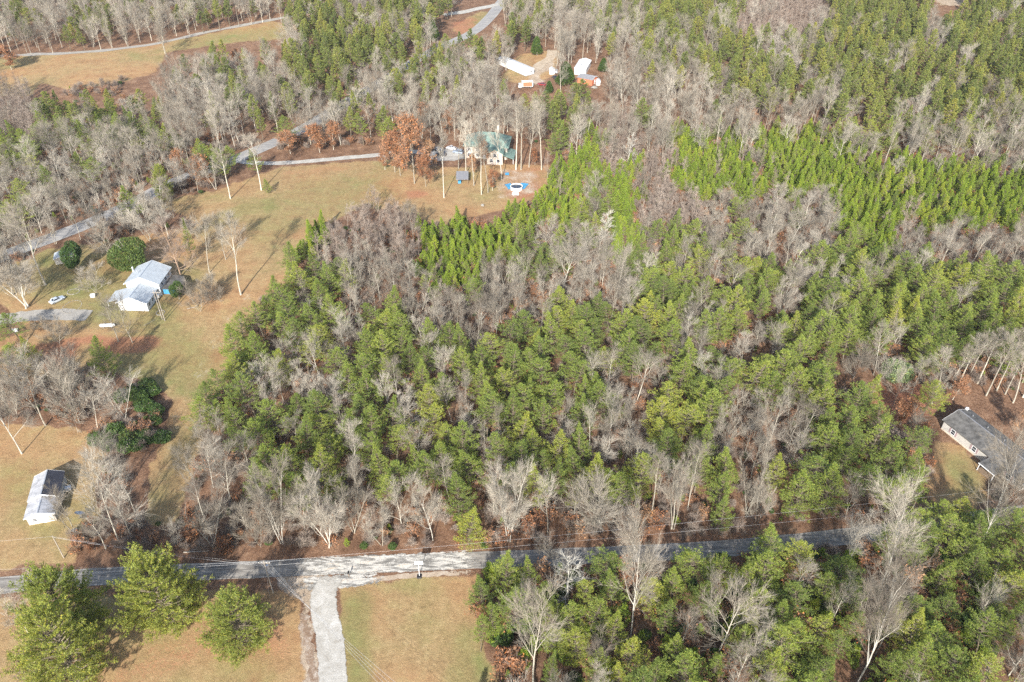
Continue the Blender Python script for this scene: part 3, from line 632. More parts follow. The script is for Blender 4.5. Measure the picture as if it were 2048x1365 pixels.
for i, (bx, by, ty, w) in enumerate([(1872, 789, 690, 45), (1900, 776, 680, 40), (1917, 771, 668, 48), (1955, 768, 655, 46), (1972, 792, 660, 52), (1993, 782, 655, 46), (2010, 789, 670, 46), (2026, 806, 700, 50), (1935, 758, 650, 40), (2046, 795, 640, 60)]):
    B('tallbare', bx, by, ty, w, '%s leaning tan trunk in the row of bare trees behind the grey-roofed house' % ['first', 'second', 'third', 'fifth', 'sixth', 'seventh', 'eighth', 'ninth', 'fourth', 'last'][i], 'the tan row behind the grey-roofed house' if i == 4 else None, random.choice((0, 2)), .3)
B('pale', 1787, 764, 722, 66, 'pale mint-green leafy tree at the edge of the grey-roofed house yard', 'the pale mint-green tree', 0)
B('tallbare', 461, 398, 282, 45, 'tall bare tree on its own in front of the upper road junction', 'the tall lone tree by the upper junction', 0)
B('tallbare', 523, 381, 268, 48, 'tall white bare tree beside the start of the long gravel driveway', 'the tall white tree by the long driveway', 1)
B('bush', 333, 402, 335, 48, 'wide olive pine alone beside the upper road', 'the wide olive pine by the upper road', 2)
B('pine', 536, 388, 358, 28, 'small bushy pine at the foot of the tall white driveway tree', None, 7)
B('tallbare', 888, 396, 258, 34, 'very tall slender tree with a bright white trunk on the upper field', 'the very tall white-trunked tree', 1)
B('tallbare', 963, 390, 232, 36, 'clump-like tall bare tree in front of the green-roofed house', None, 2)
B('oak', 829, 368, 245, 75, 'large rust-brown oak left of the parked cars', 'the large rust-brown oak', 0)
B('oak', 790, 345, 275, 45, 'smaller rust-brown oak at the end of the long driveway', None, 1)
B('tallbare', 826, 330, 190, 45, 'tall grey tree rising behind the large rust-brown oak', None, 0)
B('tallbare', 1032, 340, 205, 50, 'tall cream tree right of the green-roofed house', 'the tall cream tree by the green roof', 1, .4)
B('tallbare', 1042, 340, 195, 45, 'leaning cream tree touching the tall one right of the green roof', None, 0, .4)
B('tallbare', 1083, 340, 196, 42, 'tall straight tree at the right edge of the upper yard', None, 2, .4)
B('tallbare', 932, 350, 225, 36, 'slender tree standing before the left end of the green roof', None, 0, 0)
for bx, by, ty, w, l in [(745, 262, 218, 28, 'small rust oak in the trees above the long driveway'), (850, 262, 212, 34, 'rust-red oak directly behind the parked cars'), (899, 268, 222, 38, 'rust-red oak touching the left end of the green roof'),
        (581, 308, 265, 38, 'brown-leaved oak at the start of the long driveway'), (640, 306, 255, 44, 'broad brown-leaved oak above the long driveway'), (667, 300, 250, 34, 'brown-leaved oak right of the broad one above the driveway'),
        (365, 362, 305, 32, 'brown-leaved oak at the left side of the upper road'), (402, 372, 318, 46, 'round brown oak between the upper road and the field'), (24, 140, 95, 50, 'rust-leaved oak in the top left corner of the far field'),
        (968, 330, 285, 25, 'low rust oak against the green-roofed house wall'), (1135, 78, 50, 18, 'small rust-red tree far behind the white trailer home'), (1070, 330, 300, 24, 'orange-leaved young oak in the upper yard'),
        (1905, 800, 760, 48, 'orange-brown oak behind the corner of the grey-roofed house'), (1800, 850, 800, 50, 'rusty small oak in the yard edge left of the grey-roofed house'), (2035, 880, 820, 45, 'brown-leaved oak on the far side of the grey-roofed house')]:
    B('oak', bx, by, ty, w, l, None, None, .5)
for bx, by, ty, w, l in [(801, 352, 268, 46, 'rust oak touching the left side of the large rust-brown oak'), (852, 374, 318, 40, 'low rust oak at the right foot of the large rust-brown oak'), (770, 340, 300, 28, 'little rust oak beside the end of the long driveway'), (860, 345, 285, 34, 'rust oak in front of the parked cars'), (948, 352, 312, 26, 'young rust oak before the green-roofed house'), (985, 382, 345, 24, 'brown-leaved sapling oak in the middle of the upper yard')]:
    B('oak', bx, by, ty, w, l, None, None, 0)
for bx, by, ty, w, l in [(948, 372, 236, 34, 'slim bare tree in front of the left half of the green roof'), (976, 386, 262, 36, 'slim bare tree in front of the middle of the green roof'), (1003, 360, 225, 36, 'slim bare tree in front of the right half of the green roof'), (917, 338, 215, 34, 'slim bare tree between the parked cars and the green roof'), (1058, 335, 215, 34, 'slim bare tree behind the two tall cream trees')]:
    B('tallbare', bx, by, ty, w, l, None, 2, 0)
for sp_, bx, by, ty, w, l in [('bare', 300, 482, 405, 62, 'bare tree between the big round holly and the upper road'), ('bare', 338, 478, 400, 55, 'bushy bare tree behind the dead reddish conifer'), ('low', 262, 470, 425, 62, 'low thicket-like bare tree above the big round holly'), ('bare', 452, 520, 428, 52, 'bare tree between the upright white tree and the tall pale one'), ('low', 380, 480, 440, 56, 'low bare tree at the near end of the upper field'), ('low', 430, 600, 560, 50, 'small tangled bare tree on the grass beyond the low round lawn tree')]:
    B(sp_, bx, by, ty, w, l, None, None, 0)
B('pine', 385, 520, 440, 34, 'narrow green pine behind the upright white tree', None, 5, 0)
B('cedar', 1074, 111, 68, 32, 'dense dark green cedar behind the white trailer home', 'the dense cedar behind the trailer', 0)
B('cedar', 866, 84, 35, 32, 'dark cedar near the top of the upper road', None, 0)
B('cedar', 1128, 170, 117, 52, 'large green cedar right of the trailer yard', 'the large cedar by the trailer yard', 0)
B('cedar', 1097, 187, 158, 24, 'small cedar in front of the trailer yard', None, 0)
B('cedar', 1206, 145, 112, 24, 'dark green cedar beside the far sheds', None, 0)
B('snag', 1254, 340, 268, 32, 'bare white snag above the green saplings right of the upper yard', 'the white snag by the upper yard', 0)
B('white', 1468, 300, 222, 26, 'white bare tree inside the bright green stand', 'the white tree in the bright stand', 1)
B('low', 1502, 336, 297, 44, 'round pinkish bare tree inside the bright green stand', 'the round pinkish tree in the bright stand', 1)
B('white', 1855, 76, 30, 38, 'white bare tree alone in the far dark pines', 'the white tree in the far pines', 1)
B('holly', 268, 541, 480, 84, 'big round dark green holly behind the white house', 'the big round holly', 0)
B('holly', 157, 544, 480, 46, 'upright dark green holly beside the small blue shed', 'the upright holly by the small shed', 1)
B('holly', 359, 599, 562, 30, 'small green holly in front of the porch', None, 1)
B('pine', 40, 468, 398, 98, 'round light green pine at the left edge near the upper road', 'the round light green pine', 4)
B('bush', 158, 1272, 1150, 196, 'huge bright pine between the paved road and the bottom edge', 'the huge bottom left pine', 0, 0)
B('bush', 160, 1375, 1235, 202, 'broad yellow-green pine filling the bottom left edge', None, 2, 0)
B('bush', 345, 1246, 1138, 207, 'wide spreading olive pine beside the paved road', 'the wide spreading olive pine', 1, 0)
B('bush', 488, 1292, 1202, 168, 'rounded yellow-green pine left of the white driveway', 'the rounded pine left of the white driveway', 2, 0)
for px_, py_, w, l in [(30, 655, 95, 'dark pine over the grey gravel driveway'), (20, 710, 80, 'yellowish pine at the left edge below the gravel driveway'), (55, 700, 60, 'small olive pine left of the maroon leaf patch')]:
    by_crown('pine', px_, py_, w, 10, l)
# pines seen one by one near the road: crown centre, width
near = [(1008, 1144, 80), (964, 1185, 62), (1087, 1195, 62), (1060, 1150, 55), (1182, 1189, 58), (1138, 1238, 70), (1155, 1288, 82), (1223, 1257, 66), (1262, 1312, 86), (1308, 1362, 90), (1100, 1228, 52), (985, 1235, 50), (1100, 1330, 40),
 (1375, 1118, 84), (1437, 1137, 70), (1492, 1152, 76), (1547, 1090, 88), (1603, 1118, 82), (1686, 1132, 104), (1650, 1170, 70), (1700, 1190, 62), (1530, 1198, 88), (1606, 1205, 84), (1561, 1238, 80), (1634, 1255, 78), (1582, 1308, 112), (1640, 1330, 80), (1540, 1340, 90),
 (1838, 1220, 76), (1883, 1282, 128), (1845, 1320, 90), (1920, 1330, 84), (1883, 1150, 72), (1921, 1102, 82), (1955, 1040, 100), (1985, 1128, 84), (2014, 1172, 104), (2045, 1100, 80), (1345, 1170, 70), (1400, 1200, 60), (1330, 1240, 60), (2040, 1230, 80), (1350, 1300, 60), (1815, 1092, 70), (1850, 1078, 80), (1905, 1062, 86), (1960, 1078, 90), (2010, 1052, 90), (2052, 1036, 90), (1780, 1230, 60), (1700, 1250, 60), (1960, 1200, 84), (2000, 1260, 70), (1780, 1330, 60), (1430, 1330, 50), (1480, 1290, 60), (1240, 1350, 60), (960, 1260, 40), (1180, 1330, 60), (1100, 1280, 50), (1680, 1290, 60), (1838, 1052, 76), (1882, 1034, 80), (1932, 1018, 76), (1780, 1078, 60)]
ords = ['foremost', 'second', 'third', 'fourth', 'fifth', 'sixth', 'seventh', 'eighth', 'ninth', 'tenth', 'eleventh', 'twelfth', 'thirteenth', 'fourteenth', 'fifteenth', 'sixteenth', 'seventeenth', 'eighteenth', 'nineteenth', 'twentieth']
MANUAL_PINES = [(a, b, w, random.uniform(12, 15)) for a, b, w in near]
# woods edge and inside the central woods
MANUAL_PINES += [(a, b, w, random.uniform(14, 17)) for a, b, w in [
 (940, 935, 80), (915, 985, 78), (935, 1045, 72), (880, 915, 76), (765, 985, 52), (760, 930, 60), (790, 880, 70), (640, 935, 90), (690, 860, 80), (740, 855, 75), (860, 850, 78), (545, 830, 92), (520, 870, 80), (585, 925, 70), (500, 790, 78), (470, 830, 60),
 (610, 870, 66), (880, 780, 70), (840, 760, 60), (855, 800, 72), (985, 800, 74), (1040, 860, 72), (1060, 800, 70), (1095, 745, 80), (1100, 800, 72), (1165, 830, 70), (1150, 760, 72), (1210, 790, 84), (1165, 690, 80), (1020, 730, 70), (1010, 670, 70), (1050, 650, 74), (1110, 640, 72), (1080, 700, 70), (975, 690, 62),
 (760, 650, 78), (735, 690, 62), (790, 640, 60), (860, 670, 62), (855, 720, 60), (920, 690, 60), (930, 730, 60), (770, 740, 62), (700, 770, 72), (660, 730, 70), (720, 815, 72), (780, 825, 62), (640, 590, 66), (600, 560, 66), (570, 600, 62), (555, 650, 66), (620, 640, 68), (590, 670, 60), (660, 560, 56), (520, 640, 56), (510, 700, 66), (470, 740, 60), (450, 770, 56), (560, 730, 62), (680, 640, 50), (1000, 900, 62), (1040, 920, 70), (1120, 900, 66), (1160, 890, 62),
 (1185, 960, 92), (1110, 950, 56), (1260, 700, 78), (1245, 650, 74), (1300, 640, 78), (1330, 590, 84), (1365, 560, 80), (1300, 560, 76), (1340, 680, 76), (1380, 720, 82), (1440, 650, 78), (1475, 610, 74), (1440, 600, 66), (1475, 540, 74), (1520, 590, 62), (1340, 800, 84), (1370, 840, 82), (1400, 770, 74), (1440, 790, 76), (1330, 870, 78), (1400, 880, 76), (1500, 760, 90), (1450, 740, 70), (1560, 740, 84), (1600, 770, 74), (1630, 750, 84), (1600, 700, 70),
 (1640, 650, 84), (1700, 650, 80), (1760, 670, 66), (1650, 580, 76), (1720, 580, 82), (1780, 590, 84), (1840, 560, 84), (1880, 620, 88), (1840, 650, 76), (1920, 560, 84), (1960, 620, 84), (2020, 560, 80), (1980, 540, 74), (2020, 640, 70), (1700, 520, 74), (1760, 510, 78), (1640, 520, 70), (1720, 800, 80), (1760, 830, 60), (1690, 840, 74), (1650, 880, 82), (1700, 900, 86), (1620, 930, 100), (1600, 980, 86), (1660, 970, 84), (1750, 870, 72), (1780, 920, 90), (1820, 880, 70), (1730, 950, 84), (1790, 975, 70),
 (1455, 930, 76), (1440, 985, 62), (1450, 1020, 50), (1400, 930, 60)]]
MANUAL_ROOTS = []
for a, b, w, h in MANUAL_PINES:
    h = min(h, 17)*.9; x, y, z = G(a, b, h*.6); dep = float(proj(x, y, z+h*.6)[2]); wm = w*dep/FPX; vi = random.randrange(8)
    if any((x-p[0])**2+(y-p[1])**2 < 2.0**2 for p in PLACED): x += 1.5
    o = plant('pine', vi, x, y, z, wm/LIB['pine'][vi][3]*1.32, h/LIB['pine'][vi][2], random.uniform(0, 6.28), None)
    MANUAL_ROOTS.append((o, a, b, 'pine')); PLACED.append((x, y, min(wm*.27, 2.3)))

# ------------------------------------------------------------------ filling the woods, letter by letter as the photograph shows them
MAP = ["mdmdddmddppmmp..mddmppptttpppppp", "b.....dddpppmpmdpdddmpppdppppppp", "t.sspddmdmpdmmdd..mdddmppppppppp", "tppmpddmmddmdddddpdtddddddmpmppm",
 "pdddddppmbbmbd.ddpgttggggggddddd", "ddddddb..........gggtggggggggggg", "pdddd......tt...ggmgttddddgggggg", "dd.d.ddd.gtttgggpmdgppmddmpgdddd",
 "d........pmddggdmddmppppmppppppp", "........pppmpmmmpppmpppppppppppp", ".......pppmppmpppppppppppppmpppp", "ddd....pmmmppmpppppmppmppp..dddd",
 "ddd.h.ppppmmmpmpppmdppmdmpp.....", "d..hh.mpmpppmppmppmmppddmpppp...", "...d..mmpppmpppmpmpmddpdmpppp...", "..dd..dddmdmdmpdddddddmdmpmd..pd",
 ".sssssseeeeeeeeeeeeeeeeee.dddppd", "...............ppmp.ppppppmdmppp", "d...............mpp.pmmpppmmpmmp", "................mmpppmmpppmmppmm", "................dmmppmmppm.mpppm"]
MAP[:4] = [r[:20]+r[20:26].replace('p', 'n')+r[26:] for r in MAP[:4]]
assert all(len(r) == 32 for r in MAP), [len(r) for r in MAP]
NOBASE = TAN + [[(-100, 1140), (560, 1112), (980, 1100), (1340, 1086), (1640, 1060), (1660, 1090), (1340, 1130), (1000, 1150), (560, 1180), (-100, 1215)],
 [(590, 1150), (700, 1150), (700, 1400), (600, 1400)], [(-100, 610), (180, 605), (190, 650), (-100, 670)], [(1870, 820), (2100, 780), (2200, 1010), (1975, 960)],
 [(440, 330), (480, 305), (800, 288), (930, 285), (1110, 290), (1110, 345), (440, 345)], [(640, 452), (700, 425), (840, 430), (860, 450), (700, 450)], [(1140, 130), (1215, 125), (1220, 175), (1140, 175)]]
SHIELD += [(1872, -10, 1932, 10, 0), (330, 48, 560, 82, 0), (60, 105, 330, 165, 0), (40, 105, 200, 112, 0), (540, 275, 555, 300, 0), (225, 525, 375, 630, 0), (880, 262, 1022, 330, 0), (860, 285, 930, 312, 0), (1010, 355, 1055, 392, 0), (905, 345, 940, 372, 0), (1000, 112, 1068, 152, 0), (1040, 155, 1100, 175, 0), (1140, 120, 1172, 150, 0), (1172, 150, 1215, 170, 0), (50, 940, 130, 1055, 0), (1880, 805, 2048, 935, 0),
 (95, 585, 140, 620, 0), (150, 1010, 180, 1045, 0), (470, 1108, 1190, 1160, 0), (1300, 1085, 1345, 1115, 0), (1440, 1075, 1500, 1110, 0), (190, 640, 260, 660, 0), (1865, 855, 1960, 1000, 0), (260, 1125, 500, 1165, 0), (1070, 100, 1112, 150, 0), (880, 20, 990, 60, 0)]
SHIELD = np.array(SHIELD, float)
HWY = hw
def near_road(x, y, line, w): return np.min((line[:, 0]-x)**2+(line[:, 1]-y)**2) < w*w
SPEC = {'e': [('S', .8), ('B', .45), ('P', .12)], 'n': [('P', .8), ('B', .3)], 'p': [('P', .9), ('B', .11)], 'm': [('P', .5), ('B', .5)], 'd': [('B', .9), ('P', .08), ('O', .04)], 't': [('T', .9), ('B', .1)], 'g': [('Y', .97), ('T', .03)],
        'b': [('O', .4), ('B', .6)], 's': [('S', 1.)], 'h': [('E', 1.)]}
GAP = {'P': 5.1, 'B': 4.6, 'T': 2.3, 'Y': 2.25, 'O': 6, 'S': 2.3, 'E': 1.9}
grid = {}
def gkey(x, y): return (int(x//6), int(y//6))
for p in PLACED: grid.setdefault(gkey(*p[:2]), []).append(p)
def free(x, y, r):
    i, j = gkey(x, y)
    for a in (-1, 0, 1):
        for b in (-1, 0, 1):
            for q in grid.get((i+a, j+b), ()):
                if (q[0]-x)**2+(q[1]-y)**2 < (r+q[2])**2: return False
    return True
NC = 760000
yy = np.sqrt(rng.uniform(68**2, 740**2, NC)); xx = rng.uniform(-1, 1, NC)*(.80*yy+35); zz = hz(xx, yy)
SPS = 'PBTYOSE'; PRB = dict(P=.23, B=.24, T=.16, Y=.2, O=.02, S=.07, E=.08); si = rng.choice(7, NC, p=[PRB[c] for c in SPS])
far = yy > 300
hc = np.select([si == 0, si == 1, si == 2, si == 3, si == 4], [np.where(far, 11.5, 8.8), np.where(far, 14, 9.), 7.5, 5.5, 8], 1.0)
kx, ky, kd = proj(xx, yy, zz+hc); bx_, by_, _ = proj(xx, yy, zz)
ban = np.zeros(NC, bool)
for p in NOBASE: ban |= in_poly(bx_, by_, p)
ban |= (kx < -90) | (kx > 2140) | (ky < -60) | (ky > 1480)
PR = {(c, s_): pr for c in SPEC for s_, pr in SPEC[c]}
FILL = []
for i in np.nonzero(~ban)[0]:
    x, y, u, v = xx[i], yy[i], kx[i], ky[i]; sp = SPS[si[i]]; v += 14 if sp == 'Y' else 0
    ju, jv = u+14*sin(v*.09+u*.02), v+10*sin(u*.07)
    c = MAP[min(20, max(0, int(jv//65)))][min(31, max(0, int(ju//64)))]
    if c == '.' or random.random() > PR.get((c, sp), 0): continue
    if not free(x, y, GAP[sp]/2*(.85 if v > 1115 else 1)*(1+(.0022 if sp == 'B' else .0008)*max(0, y-250))): continue
    if y > 130 and near_road(x, y, HWY, 4.4 if u > 565 or u < 110 else 5.5): continue
    if v > 950 and near_road(x, y, road, 3.3 if sp in 'SE' else 4.3): continue
    if sp in 'PBTYO':
        mx, my, _ = proj(x, y, zz[i]+9); rr = 4*FPX/kd[i]*(0 if v > 1115 else .35 if sp in 'TB' else .6); tx, ty, _ = proj(x, y, zz[i]+(21 if y > 300 and sp == 'B' else 17 if y > 300 and sp == 'P' else 9 if sp == 'Y' else 13))
        hit = (mx+rr > SHIELD[:, 0]) & (mx-rr < SHIELD[:, 2]) & (ty < SHIELD[:, 3]) & (by_[i] > SHIELD[:, 1]+6) & ((SHIELD[:, 4] == 0) | (SHIELD[:, 4] > y+.5)) & ((SHIELD[:, 4] > 0) | (by_[i] > SHIELD[:, 3]-8))
        if sp == 'P' and hit.any(): continue
        if sp != 'P' and (hit & (SHIELD[:, 4] == 0)).any(): continue
    r = GAP[sp]/2; grid.setdefault(gkey(x, y), []).append((x, y, r)); FILL.append((sp, float(x), float(y), float(zz[i]), float(kd[i]), float(u), float(v), c))
FILL.sort(key=lambda t: t[4])
print('fill', len(FILL), {k: sum(1 for f in FILL if f[0] == k) for k in GAP})
def choose(sp, y, c, u, v):
    r = random.random(); rz = random.uniform(0, 6.28)
    if sp == 'P':
        if y < 330:
            vi = random.randrange(8); h = random.uniform(10.5, 15.5); w = random.uniform(.95, 1.45)
            return 'pine', vi, w, h/LIB['pine'][vi][2], rz
        vi = random.randrange(3); return 'farpine', vi, random.uniform(.9, 1.3), random.uniform(.85, 1.15)*(.8 if u < 420 else 1), rz
    if sp == 'B':
        if y > 300:
            if r < .6: return 'tallgrey', random.randrange(3), random.uniform(.85, 1.15), random.uniform(.72, 1.0), rz
            vi = random.randrange(7); return 'bare', vi, random.uniform(.75, 1.05), random.uniform(.95, 1.3), rz
        vi = random.randrange(7); return 'bare', vi, random.uniform(.6, .95), random.uniform(.65, .95)*(.8 if v < 480 and u > 1300 else 1), rz
    if sp == 'T': return 'sap', random.randrange(2), random.uniform(.8, 1.2), random.uniform(.75, 1.1), rz
    if sp == 'Y': return 'young', random.choice((0, 1, 2, 0, 1, 2, 3)), random.uniform(.8, 1.15), random.uniform(.7, 1.1), rz
    if sp == 'O': return 'oak', random.randrange(2), random.uniform(.45, .8), random.uniform(.6, .95), rz
    if sp == 'S':
        if r < .5: return 'shrub', random.randrange(2), random.uniform(.6, 1.3), random.uniform(.6, 1.3), rz
        if r < .75: return 'brownshrub', 0, random.uniform(.6, 1.2), random.uniform(.5, 1.), rz
        return 'green_shrub', random.randrange(2), random.uniform(.5, .9), random.uniform(.5, .8), rz
    return 'green_shrub', 0, random.uniform(1.0, 1.7), random.uniform(1.0, 1.6), rz
def zone(px, py):
    if py > 1110 and px > 930: return 'south of the paved road'
    if px < 520 and py < 470: return 'left of the upper road'
    if px < 450: return 'around the white house and the hayfield'
    if py < 240: return 'in the far woods'
    if px > 1330 and py < 470: return 'in and beside the bright green stand'
    if py < 490: return 'beside the upper field'
    if px > 1500: return 'in the right woods'
    return 'in the central woods'
ADJ = {'pine': 'olive pine', 'farpine': 'dark pine', 'bare': 'bare tree', 'tallbare': 'tall bare tree', 'tallgrey': 'tall bare tree', 'young': 'bright young pine', 'sap': 'thin brown sapling', 'oak': 'rusty oak', 'shrub': 'leafless shrub', 'brownshrub': 'brown-leaved shrub', 'green_shrub': 'green shrub'}
ORD = ['nearest', 'second', 'third', 'fourth', 'fifth', 'sixth', 'seventh', 'eighth', 'ninth', 'tenth', 'eleventh', 'twelfth', 'thirteenth', 'fourteenth', 'fifteenth', 'sixteenth', 'seventeenth', 'eighteenth', 'nineteenth', 'twentieth'] + ['twenty-'+w for w in ('first', 'second', 'third', 'fourth', 'fifth', 'sixth', 'seventh', 'eighth', 'ninth')] + ['thirtieth', 'fortieth']
_U = ['first', 'second', 'third', 'fourth', 'fifth', 'sixth', 'seventh', 'eighth', 'ninth']; ORD = ORD[:29]+[w for t, tt in (('thirty', 'thirtieth'), ('forty', 'fortieth'), ('fifty', 'fiftieth'), ('sixty', 'sixtieth'), ('seventy', 'seventieth')) for w in [tt]+[t+'-'+u for u in _U]]
LAND += [(970, 290, 'the green-roofed house'), (1032, 372, 'the round pool'), (1034, 135, 'the white trailer home'), (95, 1000, 'the metal-roofed shed'), (1960, 870, 'the grey-roofed house'), (290, 575, 'the white house'), (839, 1135, 'the basketball hoop'),
 (450, 60, 'the track over the far field'), (960, 45, 'the top road fork'), (1600, 330, 'the middle of the bright green stand'), (1750, 380, 'the right half of the bright green stand'), (1400, 270, 'the far left corner of the bright green stand'), (1400, 350, 'the near left corner of the bright green stand'),
 (1900, 430, 'the far right tip of the bright green stand'), (950, 490, 'the small bright green stand'), (760, 440, 'the sapling thicket above the woods'), (1250, 230, 'the tall sapling strip'), (1290, 410, 'the second white dead-tree glade'), (150, 190, 'the far field corner'), (60, 215, 'the brown brush by the far field'),
 (200, 438, 'the upper road on the left'), (640, 60, 'the dark pines at the top'), (1700, 60, 'the brown patch at the top'), (1900, 6, 'the orange clearing at the top'), (1180, 300, 'the green strip beside the upper yard'), (1120, 330, 'the right end of the upper yard'), (530, 880, 'the left tip of the lower pines'), (1000, 980, 'the lower middle pines'), (295, 830, 'the dark evergreen thicket')]
# landmark name must point at one thing
_seen = {}; LAND = [l for l in LAND if not (l[2] in _seen or _seen.setdefault(l[2], 1) is None) and len(l[2].split()) <= 9]
LA = np.array([(l[0], l[1]) for l in LAND])
want = {}
def label_later(o, px, py, adj, grp):
    d = np.hypot(LA[:, 0]-px, LA[:, 1]-py); j = int(np.argmin(d)); dx, dy = px-LA[j, 0], py-LA[j, 1]
    w = ('right of' if dx > 0 else 'left of') if abs(dx) > abs(dy) else ('in front of' if dy > 0 else 'behind')
    want.setdefault((adj, j, w), []).append((float(d[j]), o)); o['group'] = grp
for o, a, b, _ in MANUAL_ROOTS: label_later(o, a, b, 'olive pine', 'olive pines '+zone(a, b))
LIMIT = {'P': 300-len(MANUAL_ROOTS)-10, 'B': 170, 'T': 290, 'Y': 295, 'O': 60, 'S': 230, 'E': 120}
cnt = {}; MASS = {}
for sp, x, y, z, dep, u, v, c in FILL:
    k_, vi, sxy, sz, rz = choose(sp, y, c, u, v); inside = -5 < u < 2053 and -5 < v < 1370
    if cnt.get(sp, 0) < LIMIT[sp] and inside:
        cnt[sp] = cnt.get(sp, 0)+1
        nm = ADJ[k_]; o = plant(k_, vi, x, y, z-.05, sxy, sz, rz, None)
        if sp == 'P': o.name = 'pine_tree'; o['category'] = 'pine tree'
        label_later(o, u, v, nm, {'P': 'olive pines ', 'B': 'bare trees ', 'T': 'brown saplings ', 'Y': 'bright young pines ', 'O': 'rusty oaks ', 'S': 'roadside shrubs ', 'E': 'evergreen thicket shrubs '}[sp]+zone(u, v))
    else: MASS.setdefault({'P': 'pine', 'B': 'bare', 'T': 'sap', 'Y': 'young', 'O': 'oak', 'S': 'shrub', 'E': 'shrub'}[sp], []).append((k_, vi, x, y, z-.05, sxy, sz, rz))
for (adj, j, w), lst in want.items():
    lst.sort(key=lambda t: t[0])
    for n, (_, o) in enumerate(lst):
        ln = LAND[j][2]; nn = min(n, len(ORD)-1)
        o['label'] = '%s %s %s %s' % (ORD[nn], adj, w, ln) if len(lst) > 1 else '%s just %s %s' % (adj, w, ln)
# low growth between the trunks
und = []
uc = rng.uniform(0, 1, (13000, 2)); uy = np.sqrt(60**2+(330**2-60**2)*uc[:, 1]); ux = (uc[:, 0]*2-1)*(.78*uy+25); uz = hz(ux, uy); qx, qy, _ = proj(ux, uy, uz)
ub = np.zeros(len(ux), bool)
for p in NOBASE: ub |= in_poly(qx, qy, p)
for i in np.nonzero(~ub)[0]:
    c = MAP[min(20, max(0, int(qy[i]//65)))][min(31, max(0, int(qx[i]//64)))]
    if c == '.' and qy[i] < 1060: continue
    if near_road(ux[i], uy[i], road, 3.6) or near_road(ux[i], uy[i], hw, 5): continue
    if qy[i] > 1105 and qx[i] < 930: continue
    south = qy[i] > 1120; r = random.random(); r = .9 if south and r < .6 else r; k_ = ('shrub', random.randrange(2)) if r < .62 else ('brownshrub', 0) if r < .85 else ('green_shrub', random.randrange(2))
    s_ = random.uniform(.45, .95)*(1.5 if south else .7 if k_[0] == 'green_shrub' else 1); und.append((*k_, float(ux[i]), float(uy[i]), float(uz[i]), s_, s_, random.uniform(0, 6.28)))
def mass(name, items, label, cat):
    keys = sorted({(a[0], a[1]) for a in items}); keys = [k_ for k_ in keys if k_ in PROTO]; idx = {k_: i for i, k_ in enumerate(keys)}
    items = [a if (a[0], a[1]) in idx else (*keys[0], *a[2:]) for a in items]
    V = np.array([a[2:5] for a in items], np.float32); me = bpy.data.meshes.new(name); me.vertices.add(len(V)); me.vertices.foreach_set('co', V.ravel())
    def attr(n, ty, data): a = me.attributes.new(n, ty, 'POINT'); a.data.foreach_set('vector' if ty == 'FLOAT_VECTOR' else 'value', np.asarray(data).ravel())
    attr('vsc', 'FLOAT_VECTOR', np.array([(a[5], a[5], a[6]) for a in items], np.float32)); attr('vro', 'FLOAT_VECTOR', np.array([(0, 0, a[7]) for a in items], np.float32))
    attr('vid', 'INT', np.array([idx[(a[0], a[1])] for a in items], np.int32)); me.update()
    o = bpy.data.objects.new(name, me); COL.objects.link(o); tag(o, label, cat, None, 'stuff')
    ng = bpy.data.node_groups.new(name, 'GeometryNodeTree'); ng.interface.new_socket('Geometry', in_out='INPUT', socket_type='NodeSocketGeometry'); ng.interface.new_socket('Geometry', in_out='OUTPUT', socket_type='NodeSocketGeometry')
    N, L = ng.nodes.new, ng.links.new; gi, go = N('NodeGroupInput'), N('NodeGroupOutput'); iop = N('GeometryNodeInstanceOnPoints'); ja = N('GeometryNodeJoinGeometry')
    for k_ in reversed(keys):
        j = N('GeometryNodeJoinGeometry')
        for ob in PROTO[k_]:
            oi = N('GeometryNodeObjectInfo'); oi.inputs['Object'].default_value = ob; L(oi.outputs['Geometry'], j.inputs[0])
        gt = N('GeometryNodeGeometryToInstance'); L(j.outputs[0], gt.inputs[0]); L(gt.outputs[0], ja.inputs[0])
    def na(n, ty): a = N('GeometryNodeInputNamedAttribute'); a.data_type = ty; a.inputs['Name'].default_value = n; return a.outputs['Attribute']
    er = N('FunctionNodeEulerToRotation'); L(na('vro', 'FLOAT_VECTOR'), er.inputs[0])
    L(gi.outputs[0], iop.inputs['Points']); L(ja.outputs[0], iop.inputs['Instance']); iop.inputs['Pick Instance'].default_value = True
    L(na('vid', 'INT'), iop.inputs['Instance Index']); L(er.outputs[0], iop.inputs['Rotation']); L(na('vsc', 'FLOAT_VECTOR'), iop.inputs['Scale']); L(iop.outputs[0], go.inputs[0])
    md = o.modifiers.new('scatter', 'NODES'); md.node_group = ng
def ensure(k_):
    if k_ not in PROTO:
        x, y, z = G(1400+k_[1]*160, 170); plant(k_[0], k_[1], x, y, z, 1, 1, 0, ['first', 'second', 'third'][k_[1]]+' dark pine of the far right woods counted from the left', 'olive pines in the far woods')
for vi in range(3): ensure(('farpine', vi)); 
EXTRA = {'pine': ('pine_woods', 'far pines merging into the olive and dark green woods', 'woods'), 'bare': ('bare_woods', 'far leafless trees merging into the grey woods', 'woods'), 'sap': ('sapling_thicket', 'dense thicket of thin brown saplings', 'thicket'),
         'young': ('young_pine_stand', 'dense bright green stand of young pines', 'woods'), 'oak': ('oak_woods', 'far rusty oaks among the grey woods', 'woods'), 'shrub': ('brush', 'low leafless brush at the woods edge', 'brush')}
for k_, it in MASS.items(): mass(EXTRA[k_][0], it, EXTRA[k_][1], EXTRA[k_][2])
mass('undergrowth', und, 'low brown undergrowth between the trunks', 'undergrowth')

